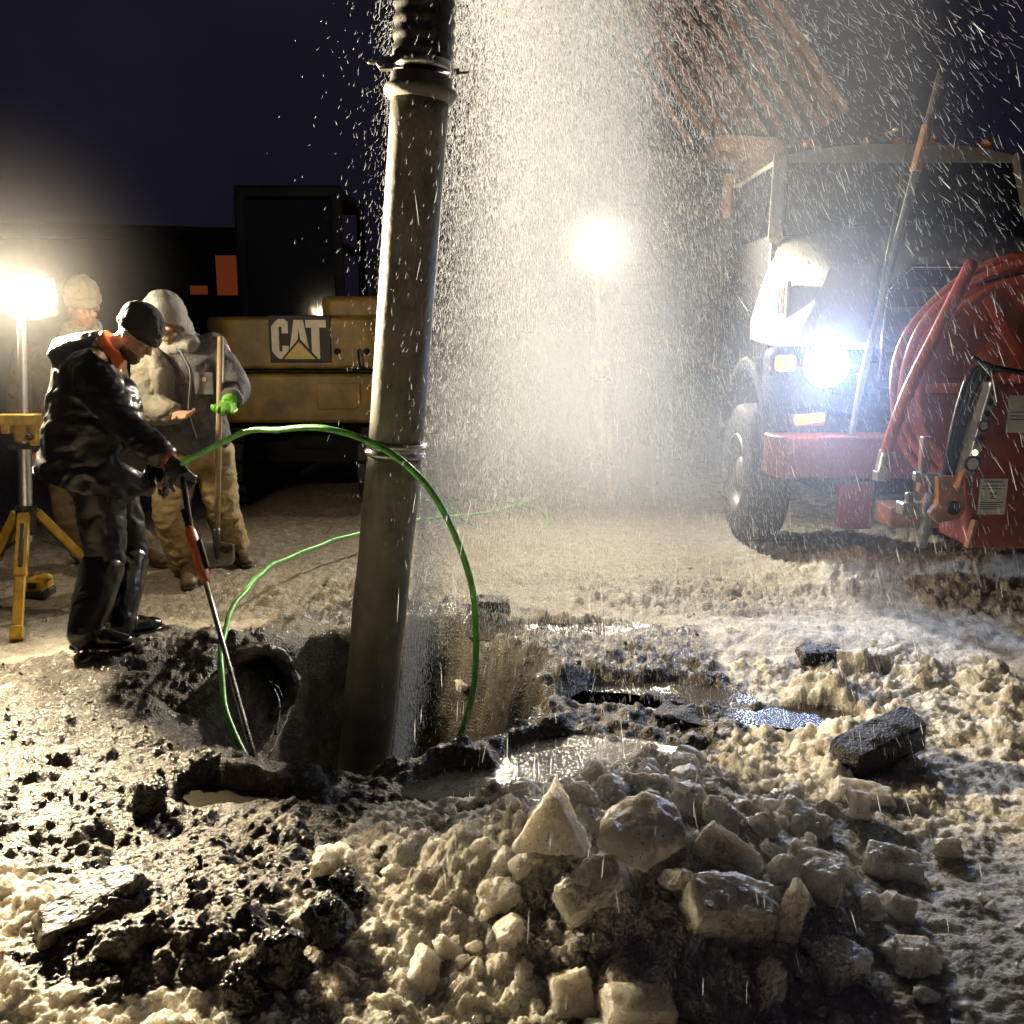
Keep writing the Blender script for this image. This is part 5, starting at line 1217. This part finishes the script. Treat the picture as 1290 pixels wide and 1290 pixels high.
q = MB(); q.bar(at(1150, 600, 5.0), at(1215, 605, 4.95), .07, .05); q.box(at(1145, 640, 5.0), (.11, .1, .07)); q.bar(at(1145, 620, 5.0), at(1145, 655, 5.0), .04, .04); q.bar(at(1160, 690, 5.0), at(1180, 600, 5.0), .05, .05); q.build('valve_block', MATS['panel_metal'], CB, bevel=.012)
# paper labels
def label_sheet(u0, v0, u1, v1, lines, head):
    y = ya-.003; c0 = at(u0, v1, y); c1 = at(u1, v0, y); w, h = c1.x-c0.x, c1.z-c0.z
    q = MB(); q.box(((c0.x+c1.x)/2, y, (c0.z+c1.z)/2), (w, .003, h)); s = q.build('warning_label', MATS['paper'], cb)
    if head: put_text('WARNING', h*.105, ((c0.x+c1.x)/2, y-.0025, c1.z-h*.09), (1, 0, 0), (0, 0, 1), 'print_ink', s, ext=.0006)
    for k, (fx0, fx1, fz) in enumerate(lines):
        q = MB(); q.box((c0.x+w*(fx0+fx1)/2, y-.0022, c0.z+h*fz), (w*(fx1-fx0), .001, h*.022)); q.build('print_line', MATS['print_ink'], s)
label_sheet(1231, 603, 1270, 648, [(.08, .92, .80), (.08, .85, .72), (.08, .9, .34), (.08, .8, .28), (.08, .88, .22), (.08, .7, .16), (.40, .62, .56), (.36, .66, .60), (.44, .58, .50), (.40, .64, .45)], True)
label_sheet(1267, 498, 1312, 545, [(.08, .9, .55), (.08, .8, .35), (.08, .85, .45)], False)

# ------------------------------------------------------------------ house and sheds in the dark behind
mat('brown_shingle', (.34, .15, .09), .8, col2=(.2, .09, .055), vscale=8, bump=.6, bscale=40); mat('brown_siding', (.34, .155, .10), .75, var=.3, vscale=6)
mat('trim_tan', (.42, .22, .11), .6, var=.3, vscale=5); mat('wall_grey', (.10, .10, .11), .8, var=.3, vscale=3); mat('dark_wall', (.03, .028, .03), .85, var=.3)
HS = thing('house', 'brown gabled house behind the spray, its eave above the truck', 'house', (2.2, 13.5, 0))
ev = at(1064, 142, 12); ev = Vector((ev.x, 0, ev.z)); sdir = Vector((-.60, 0, .80)).normalized(); top = ev+sdir*6.0
q = MB(); q.box((2.6, 15.2, 1.7), (2.4, 4.0, 4.2)); hw = q.build('wall', MATS['wall_grey'], HS)
for k in range(15):
    q = MB(); q.box((2.6, 13.185, -.1+.26*k), (2.4, .025, .24)); q.build('siding_board', MATS['wall_grey'], hw, bevel=.006)
# steep roof slope with its boarded overhang seen from below
nrm = Vector((sdir.z, 0, -sdir.x)); nrm = nrm if nrm.z > 0 else -nrm
q = MB(); q.add([Vector((ev.x, 11.9, ev.z)), Vector((ev.x, 17, ev.z)), Vector((top.x, 17, top.z)), Vector((top.x, 11.9, top.z))], [(0, 1, 2, 3)]); rf = q.build('roof', MATS['brown_shingle'], HS); sd_ = rf.modifiers.new('s', 'SOLIDIFY'); sd_.thickness = .10
q = MB(); q.bar(Vector((ev.x, 11.86, ev.z))-nrm*.04, Vector((top.x, 11.86, top.z))-nrm*.04, .05, .16, (0, 1, 0)); q.build('rake_board', MATS['trim_tan'], HS, bevel=.008)
for k in range(9):
    o_ = -nrm*(.16+.19*k); y_ = 11.92+.004*(k % 2); st_ = sdir*(.10*k)
    q = MB(); q.bar(Vector((ev.x, y_, ev.z))+o_+st_, Vector((top.x, y_, top.z))+o_, .03, .188, (0, 1, 0)); q.build('gable_board', MATS['brown_siding'], HS, bevel=.006)
for k in range(24):
    p = ev.lerp(top, (k+.5)/24)+nrm*.015; p.y = 14.4; q = MB(); q.bar(p-sdir*.12, p+sdir*.12, 4.9, .02, nrm); q.build('shingle_course', MATS['brown_shingle'], rf)
# porch roof and downpipe
pa, pb = at(905, 168, 11.8), at(990, 198, 11.8)
q = MB(); q.prism([(pa.x, pa.z), (pb.x-.12, pa.z-.04), (pb.x, pb.z+.10), (pb.x-.1, pb.z), (pb.x-.35, pb.z-.22), (pb.x-.45, pb.z+.02), (pa.x, pa.z-.18)], (0, 12.6, 0), (1, 0, 0), (0, 0, 1), .8); q.build('porch_roof', MATS['trim_tan'], HS, bevel=.02)
dpz = at(917, 225, 11.9); q = MB(); q.box((dpz.x, 11.9, dpz.z-.9), (.10, .08, 1.9)); q.build('downpipe', MATS['trim_tan'], HS, bevel=.01)
q = MB(); q.box((dpz.x, 12.3, 1.2), (.12, .12, 3.2)); q.build('porch_post', MATS['trim_tan'], HS, bevel=.01)
# shed far left with dim lit windows
SH = thing('shed', 'dark shed with dim orange windows behind the excavator', 'shed', (-5.2, 15, 0))
q = MB(); q.box((-5.6, 16.0, 1.2), (5.0, 3.0, 3.2)); q.build('wall', MATS['dark_wall'], SH)
q = MB(); q.prism([(-8.4, 2.8), (-2.8, 2.8), (-2.8, 2.92), (-8.4, 3.05)], (0, 17.7, 0), (1, 0, 0), (0, 0, 1), 3.5); q.build('roof', MATS['dark_wall'], SH)
glow_mat('dim_window', (1., .20, .06), .04)
for (u0, v0, u1, v1) in ((275, 322, 312, 372), (241, 360, 262, 371)):
    c0 = at(u0, v1, 14.48); c1 = at(u1, v0, 14.48); q = MB(); q.box(((c0.x+c1.x)/2, 14.48, (c0.z+c1.z)/2), (c1.x-c0.x+.08, .05, c1.z-c0.z+.08)); wf = q.build('window', MATS['machine_black'], SH, bevel=.01)
    q = MB(); q.box(((c0.x+c1.x)/2, 14.45, (c0.z+c1.z)/2), (c1.x-c0.x, .02, c1.z-c0.z)); q.build('pane', MATS['dim_window'], wf)

# ------------------------------------------------------------------ the water spray: falling drops and the mist among them
def drops(name, P, V, L, Rr, label):
    """each drop a slender tapering bead pointing along its fall"""
    n = len(P); d = V/np.linalg.norm(V, axis=1)[:, None]
    a = np.cross(d, np.array([.31, .87, .37])); a /= np.linalg.norm(a, axis=1)[:, None]; b = np.cross(d, a)
    co = np.empty((n, 4, 3)); co[:, 0] = P-d*L[:, None]*.6
    for k in range(3):
        t = 2*math.pi*k/3; co[:, 1+k] = P+d*L[:, None]*.4+(a*math.cos(t)+b*math.sin(t))*Rr[:, None]
    f0 = np.array([[0, 1, 2], [0, 2, 3], [0, 3, 1], [1, 3, 2]])
    F = (f0[None]+np.arange(n)[:, None, None]*4).reshape(-1, 3)
    me = bpy.data.meshes.new(name); me.vertices.add(n*4); me.vertices.foreach_set('co', co.astype(np.float32).ravel())
    me.loops.add(F.size); me.loops.foreach_set('vertex_index', F.astype(np.int32).ravel()); me.polygons.add(len(F)); me.polygons.foreach_set('loop_start', (np.arange(len(F))*3).astype(np.int32)); me.update()
    me.polygons.foreach_set('use_smooth', np.ones(len(F), bool))
    return tag(mkobj(name, me, MATS['water_drop']), label, 'water spray', kind='stuff')
mat('water_drop', (.85, .88, .92), .12, spec=.8, transl=.65)
def ballistic(n, A, vr, jit, up, zlo, seed):
    g = np.random.default_rng(seed)
    th = g.uniform(0, 2*math.pi, n); sp = vr[0]+(vr[1]-vr[0])*g.uniform(0, 1, n)**vr[2]
    v0 = np.stack([np.cos(th)*sp, np.sin(th)*sp, g.uniform(up[0], up[1], n)], 1)
    t = g.uniform(0, 1.15, n)
    P = np.array(A)[None]+g.normal(0, jit, (n, 3))+v0*t[:, None]; P[:, 2] -= 4.905*t*t
    V = v0.copy(); V[:, 2] -= 9.81*t; V += g.normal(0, .9, (n, 3))
    k = (P[:, 2] > zlo) & (P[:, 1] > 1.3)
    return P[k], V[k], g
A0 = (.02, 4.25, 3.35)
P, V, g = ballistic(320000, A0, (0, 2.3, 1.0), .10, (-2.5, 1.5), .12, 3)
k = (P[:, 0] > -.125*P[:, 1]+.03*g.normal(size=len(P))) | (g.uniform(0, 1, len(P)) < .22*np.exp((P[:, 0]+.125*P[:, 1])/.11)); P = P[k]; V = V[k]
k = (P[:, 1] > 3.85) | (P[:, 0] > .15) | (g.uniform(0, 1, len(P)) < .25); P = P[k]; V = V[k]
n = len(P); V = V+g.normal(0, 1.3, (n, 3))
drops('water_spray', P, V, g.uniform(.008, .03, n), g.uniform(.0004, .0008, n), 'dense cloud of fine water drops spraying beside the suction tube')
P, V, g = ballistic(60000, A0, (1.2, 5.2, .9), .10, (-1.5, 2.5), .15, 4)
k = (P[:, 0] > -.2); P = P[k]; V = V[k]; n = len(P)
drops('falling_drops', P, V, g.uniform(.015, .06, n), g.uniform(.0005, .0010, n), 'long thin water drops falling in front of the truck')
# sheet of water running off the tube
g = np.random.default_rng(9); n = 22000
t = g.uniform(0, 1, n); base = np.array(pA+Vector((.11, -.02, 0)))[None]*(1-t)[:, None]+np.array(pK+Vector((.125, -.02, 0)))[None]*t[:, None]
P = base+np.stack([np.abs(g.normal(0, 1, n))*(.02+.09*t), g.normal(0, .05, n), np.zeros(n)], 1); P = P[P[:, 2] > -.3]
V = np.stack([g.normal(.05, .15, len(P)), g.normal(0, .15, len(P)), -np.ones(len(P))*4], 1)
drops('running_water', P, V, g.uniform(.006, .022, len(P)), g.uniform(.0004, .0008, len(P)), 'thin veil of water running down the right side of the tube')

def mist(name, label, prof, center, sx, sy, dens, col, g_, hlo, hhi, noise_=.5, seedv=0):
    q = MB(); q.lathe((0, 0, 0), (0, 0, 1), prof, 36); me = q.mesh(name)
    c = coords(me); c[:, 0] *= sx; c[:, 1] *= sy; setco(me, c)
    m = bpy.data.materials.new(name); m.use_nodes = True; nt = m.node_tree; nt.nodes.clear(); N = nt.nodes; L = nt.links
    out = N.new('ShaderNodeOutputMaterial'); pv = N.new('ShaderNodeVolumeScatter'); pv.inputs['Color'].default_value = (*col, 1); pv.inputs['Anisotropy'].default_value = g_
    tc = N.new('ShaderNodeTexCoord'); mp = N.new('ShaderNodeMapping'); mp.inputs['Scale'].default_value = (1/sx, 1/sy, 0); L.new(tc.outputs['Object'], mp.inputs['Vector'])
    ln = N.new('ShaderNodeVectorMath'); ln.operation = 'LENGTH'; L.new(mp.outputs[0], ln.inputs[0])
    sp = N.new('ShaderNodeSeparateXYZ'); L.new(tc.outputs['Object'], sp.inputs[0])
    # radius of the cloud at this height
    rz = N.new('ShaderNodeMapRange'); rz.inputs['From Min'].default_value = hlo; rz.inputs['From Max'].default_value = hhi; rz.inputs['To Min'].default_value = 1.0; rz.inputs['To Max'].default_value = .42; L.new(sp.outputs['Z'], rz.inputs['Value'])
    dv = N.new('ShaderNodeMath'); dv.operation = 'DIVIDE'; L.new(ln.outputs['Value'], dv.inputs[0]); L.new(rz.outputs[0], dv.inputs[1])
    f = N.new('ShaderNodeMapRange'); f.interpolation_type = 'SMOOTHERSTEP'; f.inputs['From Min'].default_value = 1.0; f.inputs['From Max'].default_value = .05; f.inputs['To Min'].default_value = 0; f.inputs['To Max'].default_value = 1; L.new(dv.outputs[0], f.inputs['Value'])
    hz = N.new('ShaderNodeMapRange'); hz.interpolation_type = 'SMOOTHSTEP'; hz.inputs['From Min'].default_value = hlo; hz.inputs['From Max'].default_value = hlo+.9; L.new(sp.outputs['Z'], hz.inputs['Value'])
    nz = N.new('ShaderNodeTexNoise'); nz.inputs['Scale'].default_value = 1.6; nz.inputs['Detail'].default_value = 2; mp2 = N.new('ShaderNodeMapping'); mp2.inputs['Scale'].default_value = (1, 1, .45); mp2.inputs['Location'].default_value = (seedv, 0, 0)
    L.new(tc.outputs['Object'], mp2.inputs['Vector']); L.new(mp2.outputs[0], nz.inputs['Vector'])
    nr = N.new('ShaderNodeMapRange'); nr.inputs['From Min'].default_value = .3; nr.inputs['From Max'].default_value = .7; nr.inputs['To Min'].default_value = 1-noise_; nr.inputs['To Max'].default_value = 1+noise_; L.new(nz.outputs['Fac'], nr.inputs['Value'])
    m1 = N.new('ShaderNodeMath'); m1.operation = 'MULTIPLY'; L.new(f.outputs[0], m1.inputs[0]); L.new(hz.outputs[0], m1.inputs[1])
    m2 = N.new('ShaderNodeMath'); m2.operation = 'MULTIPLY'; L.new(m1.outputs[0], m2.inputs[0]); L.new(nr.outputs[0], m2.inputs[1])
    m3 = N.new('ShaderNodeMath'); m3.operation = 'MULTIPLY'; L.new(m2.outputs[0], m3.inputs[0]); m3.inputs[1].default_value = dens
    L.new(m3.outputs[0], pv.inputs['Density']); L.new(pv.outputs[0], out.inputs['Volume'])
    o = mkobj(name, me, m); o.location = center
    return tag(o, label, 'mist', kind='stuff')
mist('spray_mist', 'glowing mist hanging round the spray beside the suction tube', [(0, .02), (1.0, .02), (.98, .4), (.72, 2.0), (.42, 3.4), (0, 3.45)], (.32, 5.35, 0), 1.4, 2.2, MIST_D*.85, (.86, .92, 1.), MIST_G, .05, 3.4)
mist('drifting_mist', 'thin mist drifting from the spray towards the truck', [(0, .02), (1.0, .02), (.98, .4), (.8, 2.4), (.5, 3.6), (0, 3.7)], (1.55, 5.2, 0), 1.7, 1.5, MIST_D*.5, (.84, .91, 1.), MIST_G, .05, 3.7, .6, 4.)

def puff(name, label, c, rad, dens):
    """small scattering sphere added to give the lamp inside it a bloom halo"""
    q = MB(); q.ell((0, 0, 0), (rad, rad, rad), None, 32, 18); m = bpy.data.materials.new(name); m.use_nodes = True; nt = m.node_tree; nt.nodes.clear(); N = nt.nodes; L = nt.links
    out = N.new('ShaderNodeOutputMaterial'); pv = N.new('ShaderNodeVolumeScatter'); pv.inputs['Color'].default_value = (.95, .96, 1., 1); pv.inputs['Anisotropy'].default_value = .2
    tc = N.new('ShaderNodeTexCoord'); ln = N.new('ShaderNodeVectorMath'); ln.operation = 'LENGTH'; L.new(tc.outputs['Object'], ln.inputs[0])
    f = N.new('ShaderNodeMapRange'); f.interpolation_type = 'SMOOTHERSTEP'; f.inputs['From Min'].default_value = rad; f.inputs['From Max'].default_value = 0; f.inputs['To Max'].default_value = dens; L.new(ln.outputs['Value'], f.inputs['Value'])
    L.new(f.outputs[0], pv.inputs['Density']); L.new(pv.outputs[0], out.inputs['Volume'])
    o = mkobj(name, q.mesh(name), m); o.location = c
    return tag(o, label, 'mist', kind='stuff')
puff('lamp_halo', 'added bloom halo round the left work light', hA+Vector((-.1, -.25, 0)), 1.1, .008)  # volume added to imitate lens bloom round the lamp
puff('lamp_halo', 'added bloom halo round the far work light', hB+Vector((0, -.3, 0)), .7, .035)  # same added bloom for the far lamp

# white veil of atomised water beside the tube
q = MB(); q.tube([pA+Vector((.13, -.03, .2)), (pA.lerp(pK, .5))+Vector((.15, -.03, 0)), pK+Vector((.18, -.03, 0)), pK.lerp(pB, .25)+Vector((.22, 0, 0))], [.025, .05, .085, .10], 18)
vm = bpy.data.materials.new('veil'); vm.use_nodes = True; vm.node_tree.nodes.clear(); vo = vm.node_tree.nodes.new('ShaderNodeOutputMaterial'); vv = vm.node_tree.nodes.new('ShaderNodeVolumeScatter')
vv.inputs['Color'].default_value = (.9, .94, 1., 1); vv.inputs['Density'].default_value = .9; vv.inputs['Anisotropy'].default_value = .3; vm.node_tree.links.new(vv.outputs[0], vo.inputs['Volume'])
tag(q.build('water_veil', vm), 'pale veil of atomised water down the right side of the tube', 'mist', kind='stuff')
